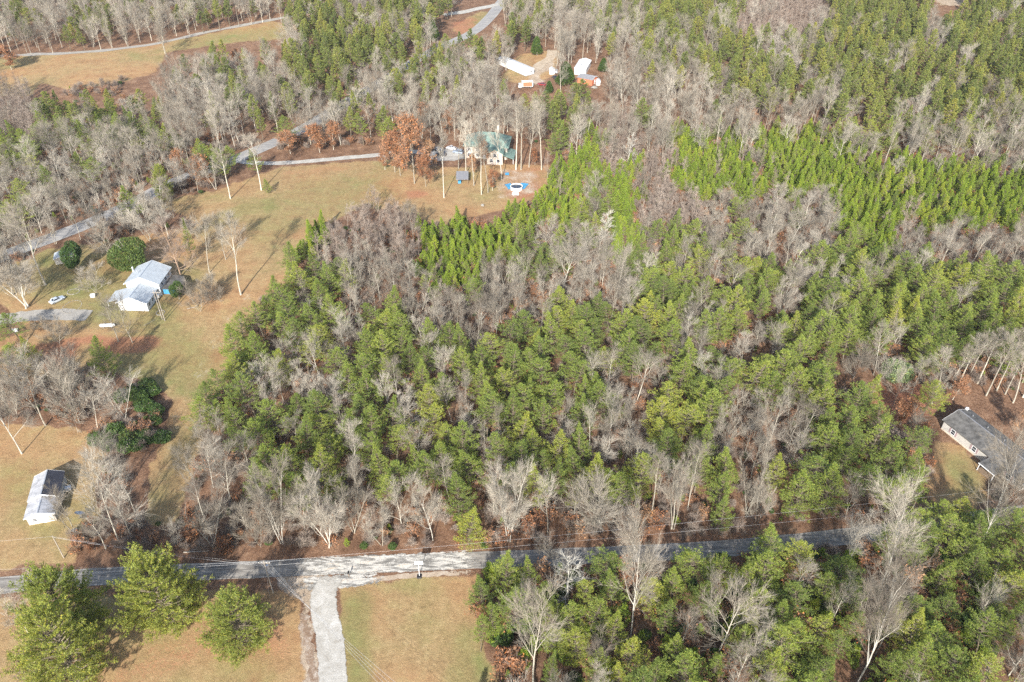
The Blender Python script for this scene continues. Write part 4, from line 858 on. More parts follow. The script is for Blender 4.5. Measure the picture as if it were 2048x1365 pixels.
# ------------------------------------------------------------------ buildings
M['white_siding'] = plain('white_siding', (.66, .66, .645), .6, .1, .8); M['grey_metal_roof'] = plain('grey_metal_roof', (.36, .39, .41), .5, .14, .6, .0, .4)
def seam_roof(name, c, pitch=.5, axis=0, var=.3, rough=.5):
    k = NT(name); tc = k.n('ShaderNodeTexCoord'); sx = k.n('ShaderNodeSeparateXYZ'); k.l(tc.outputs['Object'], sx.inputs[0])
    fr = k.math('FRACT', k.math('DIVIDE', sx.outputs[axis], pitch)); line = k.maprange(k.math('ABSOLUTE', k.math('SUBTRACT', fr, .5)), .42, .48)
    f = k.noise(.7, 5, .7); b = k.ramp(f, [(.3, tuple(v*(1-var) for v in c)), (.7, tuple(v*(1+var*.5) for v in c))])
    return k.out(k.mix(k.math('MULTIPLY', line, .5), b, tuple(v*.6 for v in c)), rough, line, .5, .05)
M['roof_seam'] = seam_roof('standing_seam_roof', (.37, .40, .42), .6, 1, .15)
M['shingle'] = plain('dark_shingles', (.105, .1, .092), .9, .6, .9); M['green_roof'] = plain('green_shingles', (.15, .22, .185), .8, .3, 1.2)
M['old_metal'] = seam_roof('weathered_metal_roof', (.36, .36, .37), .7, 1, .45); M['dark_metal'] = seam_roof('black_metal_roof', (.045, .045, .055), .7, 1, .4)
M['beige'] = plain('beige_siding', (.46, .44, .4), .7, .12, 1.0); M['tan_wall'] = plain('tan_wall', (.45, .40, .34), .8, .15, .7); M['trim'] = plain('white_trim', (.75, .75, .74), .5, .08)
M['glass'] = plain('window_glass', (.03, .035, .045), .12, .2, 1, 0, .6); M['shutter'] = plain('mauve_shutter', (.3, .22, .22), .7, .1)
M['blue'] = plain('blue_tarp', (.06, .25, .42), .5, .25, 1.5); M['dark'] = plain('dark_wood', (.06, .05, .045), .8, .3); M['wood'] = plain('brown_wood', (.2, .14, .09), .8, .3)  # 'dark' is a near-black wood colour with random variation
M['orange'] = plain('orange_paint', (.45, .15, .08), .6, .2); M['greyroof'] = plain('grey_shed_roof', (.2, .2, .21), .7, .2); M['polewood'] = plain('weathered_pole_wood', (.32, .28, .23), .85, .25, 2)
M['metal'] = plain('galvanised_metal', (.5, .51, .52), .35, .15, 3, .6); M['white_paint'] = plain('white_paint', (.62, .62, .61), .4, .1); M['black'] = plain('black_plastic', (.02, .02, .022), .5, .3)
M['rubber'] = plain('tyre_rubber', (.025, .025, .025), .8, .2); M['stone'] = plain('pale_stone', (.26, .24, .205), .9, .3, 3); M['wire'] = plain('aluminium_wire', (.4, .4, .4), .5, .1, 3, .3)
M['brick'] = plain('cinder_base', (.55, .48, .38), .9, .2, 2)

def window(parent, c, n, w, h, shutters=False, frame='trim'):
    """c = centre on the wall, n = outward axis in the parent's frame: '+x','-x','+y','-y'"""
    s = 1 if n[0] == '+' else -1
    def bx(mb, u0, u1, z0, z1, d0, d1):
        a, b = sorted((d0*s, d1*s))
        if n[1] == 'x': mb.box(c[0]+a, c[0]+b, c[1]+u0, c[1]+u1, c[2]+z0, c[2]+z1)
        else: mb.box(c[0]+u0, c[0]+u1, c[1]+a, c[1]+b, c[2]+z0, c[2]+z1)
    t = .1; m = MB()
    bx(m, -w/2-t, -w/2, -h/2-t, h/2+t, .002, .07); bx(m, w/2, w/2+t, -h/2-t, h/2+t, .002, .07); bx(m, -w/2, w/2, h/2, h/2+t, .002, .07); bx(m, -w/2, w/2, -h/2-t, -h/2, .002, .09)
    bx(m, -w/2, w/2, -.03, .03, .025, .06); fo = m.build('window', M[frame], parent)
    m = MB(); bx(m, -w/2, w/2, -h/2, h/2, .003, .022); m.build('pane', M['glass'], fo)
    if shutters:
        for q in (-1, 1):
            m = MB(); a = q*(w/2+t+.26); bx(m, a-.22, a+.22, -h/2-.05, h/2+.05, .002, .05); m.build('shutter', M['shutter'], parent)
def gable(parent, x0, x1, y0, y1, ze, zr, wall, roof, ov=.35, z0=-.4, roof2=None, ridge=None, trim=True, skirt=None):
    """ridge along y"""
    xm = (x0+x1)/2 if ridge is None else ridge; m = MB()
    m.quad((x0, y0, z0), (x1, y0, z0), (x1, y0, ze), (xm, y0, zr), (x0, y0, ze)); m.quad((x1, y1, z0), (x0, y1, z0), (x0, y1, ze), (xm, y1, zr), (x1, y1, ze))
    m.quad((x0, y1, z0), (x0, y0, z0), (x0, y0, ze), (x0, y1, ze)); m.quad((x1, y0, z0), (x1, y1, z0), (x1, y1, ze), (x1, y0, ze)); m.build('wall', M[wall], parent)
    sl = (zr-ze)/max(xm-x0, .1); e = ov*sl; t = .14; sl2 = (zr-ze)/max(x1-xm, .1); e2 = ov*sl2
    a = MB().slab([(x0-ov, y0-ov, ze-e+t+.01), (xm, y0-ov, zr+t+.01), (xm, y1+ov, zr+t+.01), (x0-ov, y1+ov, ze-e+t+.01)][::1], t)
    r = a.build('roof', M[roof], parent)
    b = MB().slab([(xm, y0-ov, zr+t+.01), (x1+ov, y0-ov, ze-e2+t+.01), (x1+ov, y1+ov, ze-e2+t+.01), (xm, y1+ov, zr+t+.01)], t); b.build('roof', M[roof2 or roof], parent)
    c = MB().box(xm-.12, xm+.12, y0-ov-.01, y1+ov+.01, zr+t-.02, zr+t+.06); c.build('ridge_cap', M['metal' if roof != 'shingle' else 'greyroof'], r)
    if trim:
        f = MB()
        for yy_ in (y0-ov-.035, y1+ov+.005):
            f.slab([(x0-ov, yy_, ze-e+t+.03), (xm, yy_, zr+t+.03), (xm, yy_+.03, zr+t+.03), (x0-ov, yy_+.03, ze-e+t+.03)], .2); f.slab([(xm, yy_, zr+t+.03), (x1+ov, yy_, ze-e2+t+.03), (x1+ov, yy_+.03, ze-e2+t+.03), (xm, yy_+.03, zr+t+.03)], .2)
        f.build('fascia', M['trim'], r)
    return r
def door(parent, c, n, w=.95, h=2.05, mat='trim'):
    s = 1 if n[0] == '+' else -1; m = MB(); k_ = MB()
    if n[1] == 'x': a, b = sorted((.002*s, .06*s)); m.box(c[0]+a, c[0]+b, c[1]-w/2, c[1]+w/2, c[2], c[2]+h); k_.box(c[0]+.07*s-.03, c[0]+.07*s+.03, c[1]+w*.35, c[1]+w*.4, c[2]+1, c[2]+1.08)
    else: a, b = sorted((.002*s, .06*s)); m.box(c[0]-w/2, c[0]+w/2, c[1]+a, c[1]+b, c[2], c[2]+h); k_.box(c[0]+w*.35, c[0]+w*.4, c[1]+.07*s-.03, c[1]+.07*s+.03, c[2]+1, c[2]+1.08)
    k_.build('handle', M['metal'], m.build('door', M[mat], parent))

# white two-part house on the left
x0, y0, z0 = G(240, 621); x1, _, _ = G(299, 621); w = x1-x0
hs = empty('white_house', (x0, y0, z0), R(-2), 'white two-part house with grey metal roofs beside twin utility poles', 'house')
gable(hs, 0, w, 0, 8.2, 3.0, 4.9, 'white_siding', 'roof_seam', .45)
gable(hs, -.5, w+.9, 8.25, 17.6, 4.6, 6.9, 'white_siding', 'roof_seam', .5)
MB().slab([(-4.4, 1.6, 1.75), (-.46, 1.6, 2.93), (-.46, 8.0, 2.93), (-4.4, 8.0, 1.75)], .12).build('carport_roof', M['roof_seam'], hs)
for yy_ in (1.9, 7.6): MB().box(-4.25, -4.1, yy_-.07, yy_+.07, -.3, 1.62).build('post', M['trim'], hs)
for yy_ in (1.6, 4.0, 6.2): window(hs, (w, yy_, 1.5), '+x', 1.1, 1.1)
for yy_ in (10.3, 13.2, 16): window(hs, (w+.9, yy_, 3.3), '+x', 1.1, 1.1)
window(hs, (w+.9, 15, 1.2), '+x', 1.0, 1.0); door(hs, (w+.9, 11.9, 0), '+x')
MB().slab([(w+1.42, 8.6, 2.5), (w+6.6, 8.6, 1.95), (w+7.2, 13.5, 1.95), (w+5.2, 16.8, 2.1), (w+1.42, 16.8, 2.5)], .14).build('porch_roof', M['shingle'], hs)
for px_, py_ in ((w+6.2, 8.9), (w+4, 8.9), (w+6.7, 13.2), (w+5, 16.3)): MB().box(px_-.06, px_+.06, py_-.06, py_+.06, -.3, 1.9).build('post', M['trim'], hs)
MB().box(w+1.4, w+5.4, 8.9, 8.97, .3, 2.0).build('tarp', M['blue'], hs)
MB().box(w+1.2, w+6.4, 9.2, 16, -.1, .3).build('porch_floor', M['wood'], hs)
MB().box(-.95, -.65, 14.8, 15.4, 0, 6.2, .05, .05).build('chimney', M['trim'], hs)
MB().tube((2.2, 12, 6.2), (2.2, 12, 7.2), .12).build('vent_pipe', M['metal'], hs)

# small blue-grey shed behind, left
x, y, z = G(132, 527); t = empty('small_shed', (x, y, z), R(20), 'small blue-grey shed half hidden behind the upright holly', 'shed'); gable(t, -3, 2.4, 0, 4, 2.1, 2.9, 'beige', 'grey_metal_roof', .25)
# metal-roofed shed in the lower left
x0, y0, z0 = G(59, 1051); x1, _, _ = G(113, 1046); w = x1-x0
t = empty('metal_roofed_shed', (x0, y0, z0), R(15), 'long shed with a half silver half black ridged metal roof on the lower lawn', 'shed')
gable(t, 0, w, 0, 4.3, 2.5, 3.5, 'beige', 'old_metal', .4, roof2='old_metal'); gable(t, -.1, w+.15, 4.95, 12.2, 2.9, 4.2, 'beige', 'old_metal', .35, roof2='dark_metal')
window(t, (1.5, 0, 1.3), '-y', .9, .8); door(t, (3.7, 0, 0), '-y', 1.1)
MB().box(-.02, w+.02, -.035, -.002, -.3, .35).build('base_board', M['brick'], t)
# grey-roofed long house at the right
x0, y0, z0 = G(1882, 858); ax = math.atan2(-14.6, 6.2)
t = empty('grey_roofed_house', (x0, y0, z0), ax+pi/2, 'long low beige house under dark weathered shingles at the right edge of the photo', 'house')
# local: -y runs along the house away from the corner, so build towards -y; x = width
gable(t, 0, 9.0, -23, 0, 2.9, 4.55, 'beige', 'shingle', .4)
MB().box(-.05, -.004, -23, 0, -.6, .35).build('base_board', M['brick'], t)
for yy_, sh_ in ((-3.2, 1), (-9.6, 1), (-14.3, 1), (-19.5, 1)): window(t, (0, yy_, 1.55), '-x', 1.1, 1.35, True)
for yy_, xx_ in ((-2.4, 6.4), (-7, 6.3), (-12, 6.2)): MB().tube((xx_, yy_, 3.6), (xx_, yy_, 4.45), .1).build('vent_pipe', M['metal'], t)
window(t, (4.4, 0, 1.6), '+y', 1.1, 1.2)
d_ = MB(); d_.tube((7.6, .2, 2.6), (7.6, .2, 3.9), .05); d_.tube((7.6, .2, 3.9), (7.2, .6, 4.15), .48, .3, 14); d_.build('satellite_dish', M['white_paint'], t)
MB().slab([(-3.6, -18.5, 2.35), (-.42, -18.5, 2.8), (-.42, -13.9, 2.8), (-3.6, -13.9, 2.35)], .14).build('porch_roof', M['shingle'], t)
MB().box(-3.66, -3.61, -18.5, -13.9, 2.15, 2.38).build('fascia', M['trim'], t)
for yy_ in (-18.2, -14.2): MB().box(-3.5, -3.38, yy_-.06, yy_+.06, -.4, 2.2).build('post', M['trim'], t)
MB().box(-3.5, -.06, -18.4, -14, -.2, .25).build('porch_floor', M['wood'], t)
# green-roofed house
x, y, z = G(972, 318)
t = empty('green_roofed_house', (x, y, z), R(-6), 'large tan house under a green hip roof behind bare trees', 'house')
m = MB(); m.box(-9, 9, 0, 11, -.5, 5.4); m.build('wall', M['tan_wall'], t)
def hip(p, x0, x1, y0, y1, ze, zr, run): 
    ym = (y0+y1)/2; m = MB(); a, b = (x0+run, ym, zr), (x1-run, ym, zr)
    for q in ([(x0, y0, ze), (x1, y0, ze), b, a], [(x1, y1, ze), (x0, y1, ze), a, b]): m.slab(q, .18)
    m.slab([(x0, y1, ze), (x0, y0, ze), a], .18); m.slab([(x1, y0, ze), (x1, y1, ze), b], .18); return m.build('roof', M['green_roof'], p)
hip(t, -9.7, 9.7, -.7, 11.7, 5.5, 9.6, 6)
g_ = empty('wing', (0, 0, 0)); g_.parent = t
m = MB(); m.box(1.2, 7.6, -5, -.01, -.5, 4.7); m.build('wall', M['tan_wall'], t)
MB().slab([(.8, -5.5, 4.7), (4.4, -5.5, 6.7), (4.4, 2, 6.7), (.8, 2, 4.7)], .18).build('roof', M['green_roof'], t); MB().slab([(4.4, -5.5, 6.7), (8.0, -5.5, 4.7), (8, 2, 4.7), (4.4, 2, 6.7)], .18).build('roof', M['green_roof'], t)
MB().quad((1.2, -5.003, 4.69), (7.6, -5.003, 4.69), (4.4, -5.003, 6.45)).build('gable_wall', M['tan_wall'], t)
MB().slab([(7.7, -4, 3.6), (12.2, -4.4, 2.3), (12.2, 5, 2.3), (7.7, 5, 3.6)], .18).build('porch_roof', M['green_roof'], t)
for yy_ in (-3.9, .5, 4.7): MB().box(11.8, 11.95, yy_, yy_+.15, -.4, 2.25).build('post', M['trim'], t)
bpy.data.objects.remove(g_)
for xx_, zz_ in ((-7, 1.5), (-3.5, 1.5), (-7, 4), (-3.5, 4), (-.5, 4)): window(t, (xx_, 0, zz_), '-y', 1.3, 1.3)
for xx_, zz_ in ((2.9, 1.5), (5.8, 1.5), (4.4, 3.8)): window(t, (xx_, -5, zz_), '-y', 1.2, 1.3)
for zz_ in (1.5, 4): window(t, (-9, 5, zz_), '-x', 1.3, 1.3)
MB().box(3.6, 4.5, 9.5, 10.3, 5.5, 10.9).build('chimney', M['tan_wall'], t); door(t, (-.6, 0, 0), '-y')
# yard shed, trailer home, far sheds
x, y, z = G(914, 369); t = empty('flat_shed', (x, y, z), R(2), 'small open shed with a flat grey roof in the upper yard', 'shed')
MB().slab([(-.3, -.3, 2.2), (4.6, -.3, 2.2), (4.6, 6.3, 2.7), (-.3, 6.3, 2.7)], .12).build('roof', M['greyroof'], t); MB().box(0, 4.3, 3.2, 6, -.2, 2.15).build('wall', M['wood'], t)
for xx_ in (.05, 4.1): MB().box(xx_, xx_+.14, 0, .14, -.2, 2.05).build('post', M['wood'], t)
MB().box(.4, 1.6, .6, 1.9, 0, .9).build('shelf', M['blue'], t)
xa, ya, za = G(1012, 124); xb, yb, zb = G(1068, 149); L_ = math.hypot(xb-xa, yb-ya)
t = empty('trailer_home', (xb, yb, zb), math.atan2(yb-ya, xb-xa)-pi/2, 'long white trailer home with a white roof far beyond the green-roofed house', 'trailer')
gable(t, 0, 5.6, -L_, 0, 3.0, 3.7, 'white_siding', 'white_paint', .2, z0=.3, trim=False); 
for yy_ in (-4, -9, -15, -20): window(t, (0, max(yy_, -L_+2), 1.8), '-x', 1.3, 1.0)
window(t, (2, 0, 1.8), '+y', 1, 1); door(t, (4.4, 0, .5), '+y'); m = MB(); m.box(.3, 5.3, -L_+.3, -.3, -.3, .295); m.build('skirting', M['greyroof'], t)
def simple_shed(px_, py_, rz, w_, l_, h_, wall, roof, label, nm='far_shed', cat='shed'):
    x, y, z = G(px_, py_); t = empty(nm, (x, y, z), R(rz), label, cat); gable(t, -w_/2, w_/2, 0, l_, h_, h_+.9, wall, roof, .25); door(t, (0, 0, 0), '-y'); window(t, (-w_/2, l_/2, h_*.55), '-x', .8, .8); return t
simple_shed(1160, 150, -15, 6, 14, 3.2, 'white_siding', 'white_paint', 'pale roofed shed behind the large green cedar')
simple_shed(1189, 168, 60, 6, 8, 2.8, 'orange', 'greyroof', 'orange-walled shed with a dark grey roof right of the trailer yard')
simple_shed(1196, 171, -5, 2, 2.5, 1.8, 'white_siding', 'white_paint', 'tiny white box shed right of the orange-walled shed')
simple_shed(1104, 149, 0, 2.6, 3, 2, 'white_siding', 'white_paint', 'small white shed at the end of the trailer yard')
# box truck
x, y, z = G(1056, 176); t = empty('box_truck', (x, y, z), R(-84), 'white box truck with an orange rear door beside the trailer home', 'truck')
m = MB(); m.box(-1.2, 1.2, -3.2, 2.4, .9, 3.4); m.build('cargo_box', M['white_paint'], t, bevel=.05); m = MB(); m.box(-1.1, 1.1, -4.9, -3.25, .6, 2.3, .1, .25); m.build('cab', M['white_paint'], t, bevel=.08)
m = MB(); m.box(-1.0, 1.0, -4.93, -4.6, 1.4, 2.1, .05, .1); m.build('windscreen', M['glass'], t); m = MB(); m.box(1.202, 1.24, -2.6, 1.9, 1.1, 3.2); m.build('side_panel', M['orange'], t)
for a in (-1.05, 1.05):
    for b in (-4.1, 1.3): w_ = MB().tube((a-.15, b, .42), (a+.15, b, .42), .42, n=14).build('wheel', M['rubber'], t); MB().tube((a-.16, b, .42), (a+.16, b, .42), .2, n=10).build('rim', M['metal'], w_)

# ------------------------------------------------------------------ cars
def car(px_, py_, rz, colr, label, kind='sedan'):
    x, y, z = G(px_, py_); t = empty('parked_car', (x, y, z), R(rz), label, 'car'); nm = 'paint_%d' % len(bpy.data.materials)
    k = NT('car_paint'); k.b.inputs['Metallic'].default_value = .3; k.b.inputs['Coat Weight'].default_value = .6; pm = k.out(tuple(colr), .35)
    tall = {'sedan': 0, 'suv': .3, 'pickup': .3}[kind]
    # body: rings along the length, y forward
    prof = [(-2.3, .45, .75, .78), (-2.2, .3, .9+tall*.4, .86), (-1.5, .24, .98+tall*.5, .9), (0, .22, .95+tall*.5, .91), (1.3, .24, .93+tall*.4, .9), (2.1, .3, .78+tall*.35, .84), (2.3, .42, .64+tall*.3, .72)]
    m = MB(); n = 10; rings = []
    for (yy_, zb_, zt_, hw_) in prof:
        pts = [(-hw_*.9, zb_), (hw_*.9, zb_), (hw_, zb_+.12), (hw_, zt_-.22), (hw_*.95, zt_-.06), (hw_*.82, zt_), (-hw_*.82, zt_), (-hw_*.95, zt_-.06), (-hw_, zt_-.22), (-hw_, zb_+.12)]
        i0 = len(m.v); m.v += [(a, yy_, b) for a, b in pts]; rings.append(i0)
    for a, b in zip(rings, rings[1:]): m.f += [(a+k_, a+(k_+1) % n, b+(k_+1) % n, b+k_) for k_ in range(n)]
    m.f += [tuple(rings[0]+k_ for k_ in reversed(range(n))), tuple(rings[-1]+k_ for k_ in range(n))]
    m.f = [f[::-1] for f in m.f]; b_ = m.build('body', pm, t, smooth=False)
    zt = .93+tall*.5; ca, cb = {'sedan': (-1.55, .95), 'suv': (-2.1, 1.0), 'pickup': (-.5, 1.15)}[kind]; rt, rb = {'sedan': (-.95, .2), 'suv': (-1.85, .3), 'pickup': (-.3, .45)}[kind]
    def cab(z0_, z1_, y0_, y1_, y2_, y3_, hw0, hw1):
        q = MB(); q.v = [(-hw0, y0_, z0_), (hw0, y0_, z0_), (hw0, y1_, z0_), (-hw0, y1_, z0_), (-hw1, y2_, z1_), (hw1, y2_, z1_), (hw1, y3_, z1_), (-hw1, y3_, z1_)]
        q.f = [(0, 3, 2, 1), (4, 5, 6, 7), (0, 1, 5, 4), (1, 2, 6, 5), (2, 3, 7, 6), (3, 0, 4, 7)]; return q
    zr = zt+.46+tall*.15
    cab(zt-.03, zr, ca, cb, rt, rb, .78, .62).build('windows', M['glass'], t); cab(zr, zr+.05, rt-.04, rb+.04, rt+.05, rb-.05, .65, .58).build('roof_panel', pm, t)
    for (yy_, y2) in ((ca, rt), (cb, rb)):
        for s in (-1, 1): MB().tube((s*.77, yy_, zt), (s*.62, y2, zr+.02), .045, n=5).build('pillar', pm, t)
    for s in (-1, 1):
        for yy_ in (-1.4, 1.4):
            w_ = MB().tube((s*.72, yy_, .33), (s*.93, yy_, .33), .33, n=16).build('wheel', M['rubber'], t); MB().tube((s*.9, yy_, .33), (s*.945, yy_, .33), .19, n=10).build('rim', M['metal'], w_)
        MB().box(s*.6-.16, s*.6+.16, 2.24, 2.31, .55+tall*.3, .68+tall*.3).build('headlight', M['white_paint'], t); MB().box(s*.62-.13, s*.62+.13, -2.33, -2.27, .62, .76).build('tail_light', M['orange'], t)
    if kind == 'pickup': MB().box(-.72, .72, -2.15, -.6, zt-.02, zt+.012).build('cargo_bed', M['black'], t)
car(115, 603, -36, (.5, .54, .58), 'silver blue sedan parked on grass beside the garden bed')
car(863, 301, 80, (.03, .03, .035), 'black sedan nearest the large rust-brown oak', 'sedan'); car(874, 301, 78, (.45, .46, .5), 'silver sedan second from the rust-brown oak', 'sedan')
car(882, 312, 80, (.04, .045, .06), 'dark suv at the front of the parking gravel', 'suv'); car(903, 299, 70, (.6, .6, .6), 'white pickup at the back of the parking gravel', 'pickup'); car(916, 307, 72, (.3, .35, .42), 'blue grey suv beside the green-roofed house wall', 'suv')
car(1083, 171, 60, (.3, .05, .05), 'dark red car in front of the box truck yard', 'sedan'); car(1110, 158, 20, (.06, .06, .06), 'black pickup in the trailer yard', 'pickup')
car(1107, 146, 70, (.55, .6, .65), 'grey suv at the back of the trailer yard', 'suv')

# ------------------------------------------------------------------ poles and wires
def pole(bx, by, ty, label, arm=True, tp=None, can=False, r=.15, rz=0, hh=None):
    x, y, z = G(bx, by); h = hh or solve_h(bx, by, ty); t = empty('utility_pole', (x, y, z), R(rz), label, 'utility pole')
    MB().tube((0, 0, -.3), (0, 0, h), r, r*.65, 10).build('pole', M['polewood'], t)
    if arm:
        c = MB().box(-1.2, 1.2, -.06, .06, h-.75, h-.62).build('crossarm', M['polewood'], t)
        for a in (-1.1, -.5, .5, 1.1): MB().tube((a, 0, h-.62), (a, 0, h-.42), .05, .035, 8).build('insulator', M['white_paint'], c)
    if can: MB().tube((.42, 0, h-2.4), (.42, 0, h-1.4), .25, n=14).build('transformer', M['metal'], t)
    return np.array((x, y, z+h))
def wire(p, q, sag, label, r=.014):
    p, q = np.array(p, float), np.array(q, float); o = MB(); n = 26; pts = [p+(q-p)*i/n-np.array([0, 0, 4*sag*(i/n)*(1-i/n)]) for i in range(n+1)]
    for a, b in zip(pts, pts[1:]): o.tube(a-p, b-p, r*.75, n=4, cap=False)
    tag(o.build('power_line', M['wire'], None, tuple(p)), label, 'power line', 'power lines over the paved road')
A = pole(546, 1186, 1122, 'utility pole with crossarm and transformer beside the white gravel driveway junction', can=True)
Bp = pole(128, 1116, 1072, 'plain utility pole at the edge of the lower left lawn', arm=False, r=.13)
C1 = pole(330, 642, 582, 'right hand one of the twin utility poles in front of the white house', can=True, arm=True, r=.14); C2 = pole(325, 640, 581, 'left hand one of the twin utility poles in front of the white house', arm=False, r=.13)
x, y, z = G(540, 1197); t = MB().tube((0, 0, 0), (A[0]-x, A[1]-y, A[2]-z-1.6), .022, n=5).build('guy_wire', M['wire'], None, (x, y, z)); tag(t, 'taut guy wire staying the junction utility pole', 'guy wire')
def above(px_, py_, h): x, y, z = G(px_, py_, h); return (x, y, z+h)
def hang(px_, py_, h): x, y, z = G(px_, py_, h); return (x, y, float(hz(x, y))+h)
up = A-np.array([0, 0, .4]); e = np.array([1.1, 0, 0])
wire(up-e, hang(-250, 1142, 9.4), .5, 'upper overhead wire running left along the paved road'); wire(up+e, hang(-250, 1166, 9.0), .5, 'lower overhead wire running left along the paved road')
wire(up-e*.5, hang(2150, 960, 9.4), 1.2, 'upper overhead wire running right along the paved road'); wire(A-[0, 0, 1.6], hang(2150, 985, 9.0), 1.2, 'lower overhead wire running right along the paved road')
wire(A-[0, 0, 1.0], Bp-[0, 0, .2], .5, 'first sagging wire between the junction pole and the lawn pole'); wire(A-[0, 0, 1.7], Bp-[0, 0, .5], .55, 'second sagging wire between the junction pole and the lawn pole', .028)
wire(Bp-[0, 0, .2], hang(-160, 1090, 7), .4, 'overhead wire leaving the lawn pole towards the left')
for i, (a, b) in enumerate([((-1.1, 0), 0), ((-.4, .0), 12), ((.5, 0), 24), ((1.1, 0), 36)]):
    wire(up+np.array([a[0], 0, -.2*i]), hang(905-b, 1462+i*8, 7.5), .7, ['topmost', 'second', 'third', 'lowest'][i]+' of the four wires crossing above the white driveway', .022)
# ------------------------------------------------------------------ roadside and yard things
x, y, z = G(839, 1152); t = empty('basketball_hoop', (x, y, z), R(180), 'portable basketball hoop with a white backboard facing the gravelled road', 'basketball hoop')
MB().box(-.55, .55, -.35, .75, -.02, .22, .12, .12).build('base', M['black'], t, bevel=.04); MB().tube((0, .1, .2), (0, -.35, 3.1), .07, n=10).build('pole', M['white_paint'], t)
bb = MB().box(-.92, .92, -.66, -.62, 2.9, 3.95).build('backboard', M['white_paint'], t); m = MB()
for k_ in range(18): a, b = 2*pi*k_/18, 2*pi*(k_+1)/18; m.tube((.23*cos(a), -.92+.23*sin(a), 3.05), (.23*cos(b), -.92+.23*sin(b), 3.05), .015, n=5)
m.build('rim', M['orange'], bb)
x, y, z = G(698, 1153); t = empty('mailbox', (x, y, z), 0, 'dark mailbox on a post by the mouth of the white driveway', 'mailbox'); MB().box(-.07, .07, -.07, .07, -.1, 1.15).build('post', M['wood'], t); m = MB(); m.box(-.14, .14, -.3, .3, 1.15, 1.36); m.tube((0, -.3, 1.36), (0, .3, 1.36), .14, n=12); m.build('box', M['black'], t)
x, y, z = G(1033, 384); t = empty('round_pool', (x, y, z), 0, 'round above-ground pool with white wall and dark water in the upper yard', 'pool')
ps = 0.92*26/ppm(1033, 378)/2; m = MB(); n = 40
for k_ in range(n):
    a, b = 2*pi*k_/n, 2*pi*(k_+1)/n; yo = ps*.95
    for r0, r1 in ((ps, ps),): m.quad((r0*cos(a), yo+r0*sin(a), -.2), (r0*cos(b), yo+r0*sin(b), -.2), (r1*cos(b), yo+r1*sin(b), 1.35), (r1*cos(a), yo+r1*sin(a), 1.35)); m.quad(((r0-.1)*cos(b), yo+(r0-.1)*sin(b), .6), ((r0-.1)*cos(a), yo+(r0-.1)*sin(a), .6), ((r0-.1)*cos(a), yo+(r0-.1)*sin(a), 1.35), ((r0-.1)*cos(b), yo+(r0-.1)*sin(b), 1.35))
m.build('wall', M['white_paint'], t); m = MB()
for k_ in range(n):
    a, b = 2*pi*k_/n, 2*pi*(k_+1)/n; m.slab([((ps-.14)*cos(a), yo+(ps-.14)*sin(a), 1.41), ((ps+.1)*cos(a), yo+(ps+.1)*sin(a), 1.41), ((ps+.1)*cos(b), yo+(ps+.1)*sin(b), 1.41), ((ps-.14)*cos(b), yo+(ps-.14)*sin(b), 1.41)], .055)
m.build('rim', M['trim'], t); m = MB(); m.quad(*[((ps-.105)*cos(2*pi*k_/n), yo+(ps-.105)*sin(2*pi*k_/n), 1.05) for k_ in range(n)]); m.build('water', M['glass'], t)
def sheet(px_, py_, w_, d_, mat, label, rz=0, nm='tarp'):
    x, y, z = G(px_, py_); r = random.Random(px_); m = MB(); K = 7; P = [[(((i/K)-.5)*w_+r.uniform(-.12, .12), ((j/K)-.5)*d_+r.uniform(-.12, .12), .12+r.uniform(0, .14)) for i in range(K+1)] for j in range(K+1)]
    for j in range(K):
        for i in range(K): m.quad(P[j][i], P[j][i+1], P[j+1][i+1], P[j+1][i])
    o = m.build(nm, M[mat], None, (x, y, z)); o.rotation_euler.z = R(rz); tag(o, label, nm)
sheet(1019, 374, 2.6, 5, 'blue', 'blue tarp lying left of the round pool', 20); sheet(1046, 373, 3, 5, 'blue', 'blue tarp lying right of the round pool', -20); sheet(1031, 389, 2.6, 2.4, 'white_paint', 'white sheet on the ground in front of the round pool')
sheet(1014, 349, 1.6, 2.4, 'blue', 'small blue tarp bundle above the round pool')
x, y, z = G(216, 655); t = empty('propane_tank', (x, y, z), R(4), 'white lying propane tank between the yard trees', 'tank'); m = MB(); m.tube((-1.9, 0, .75), (1.9, 0, .75), .5, n=16)
m.tube((-2.25, 0, .75), (-1.9, 0, .75), .22, .5, 16); m.tube((1.9, 0, .75), (2.25, 0, .75), .5, .22, 16); m.build('tank', M['white_paint'], t)
for a in (-1.2, 1.2): MB().box(a-.12, a+.12, -.4, .4, -.05, .35).build('foot', M['stone'], t)
x, y, z = G(163, 1036); t = empty('satellite_dish', (x, y, z), R(160), 'big round mesh satellite dish behind the metal-roofed shed', 'satellite dish'); MB().tube((0, 0, -.1), (0, 0, 1.1), .08, n=8).build('mast', M['metal'], t); m = MB(); n = 20
for j in range(4):
    for k_ in range(n):
        a, b = 2*pi*k_/n, 2*pi*(k_+1)/n; r0, r1 = 1.15*j/4, 1.15*(j+1)/4; f_ = lambda r, q: (r*cos(q), r*sin(q)*.8-.35*r*r*.3, 1.15+.28*r*r+r*sin(q)*.5)
        m.quad(f_(r0, a), f_(r1, a), f_(r1, b), f_(r0, b))
m.build('dish', M['metal'], t, smooth=True); MB().tube((0, 0, 1.15), (0, -.35, 2.0), .03, n=5).build('feed_arm', M['black'], t)
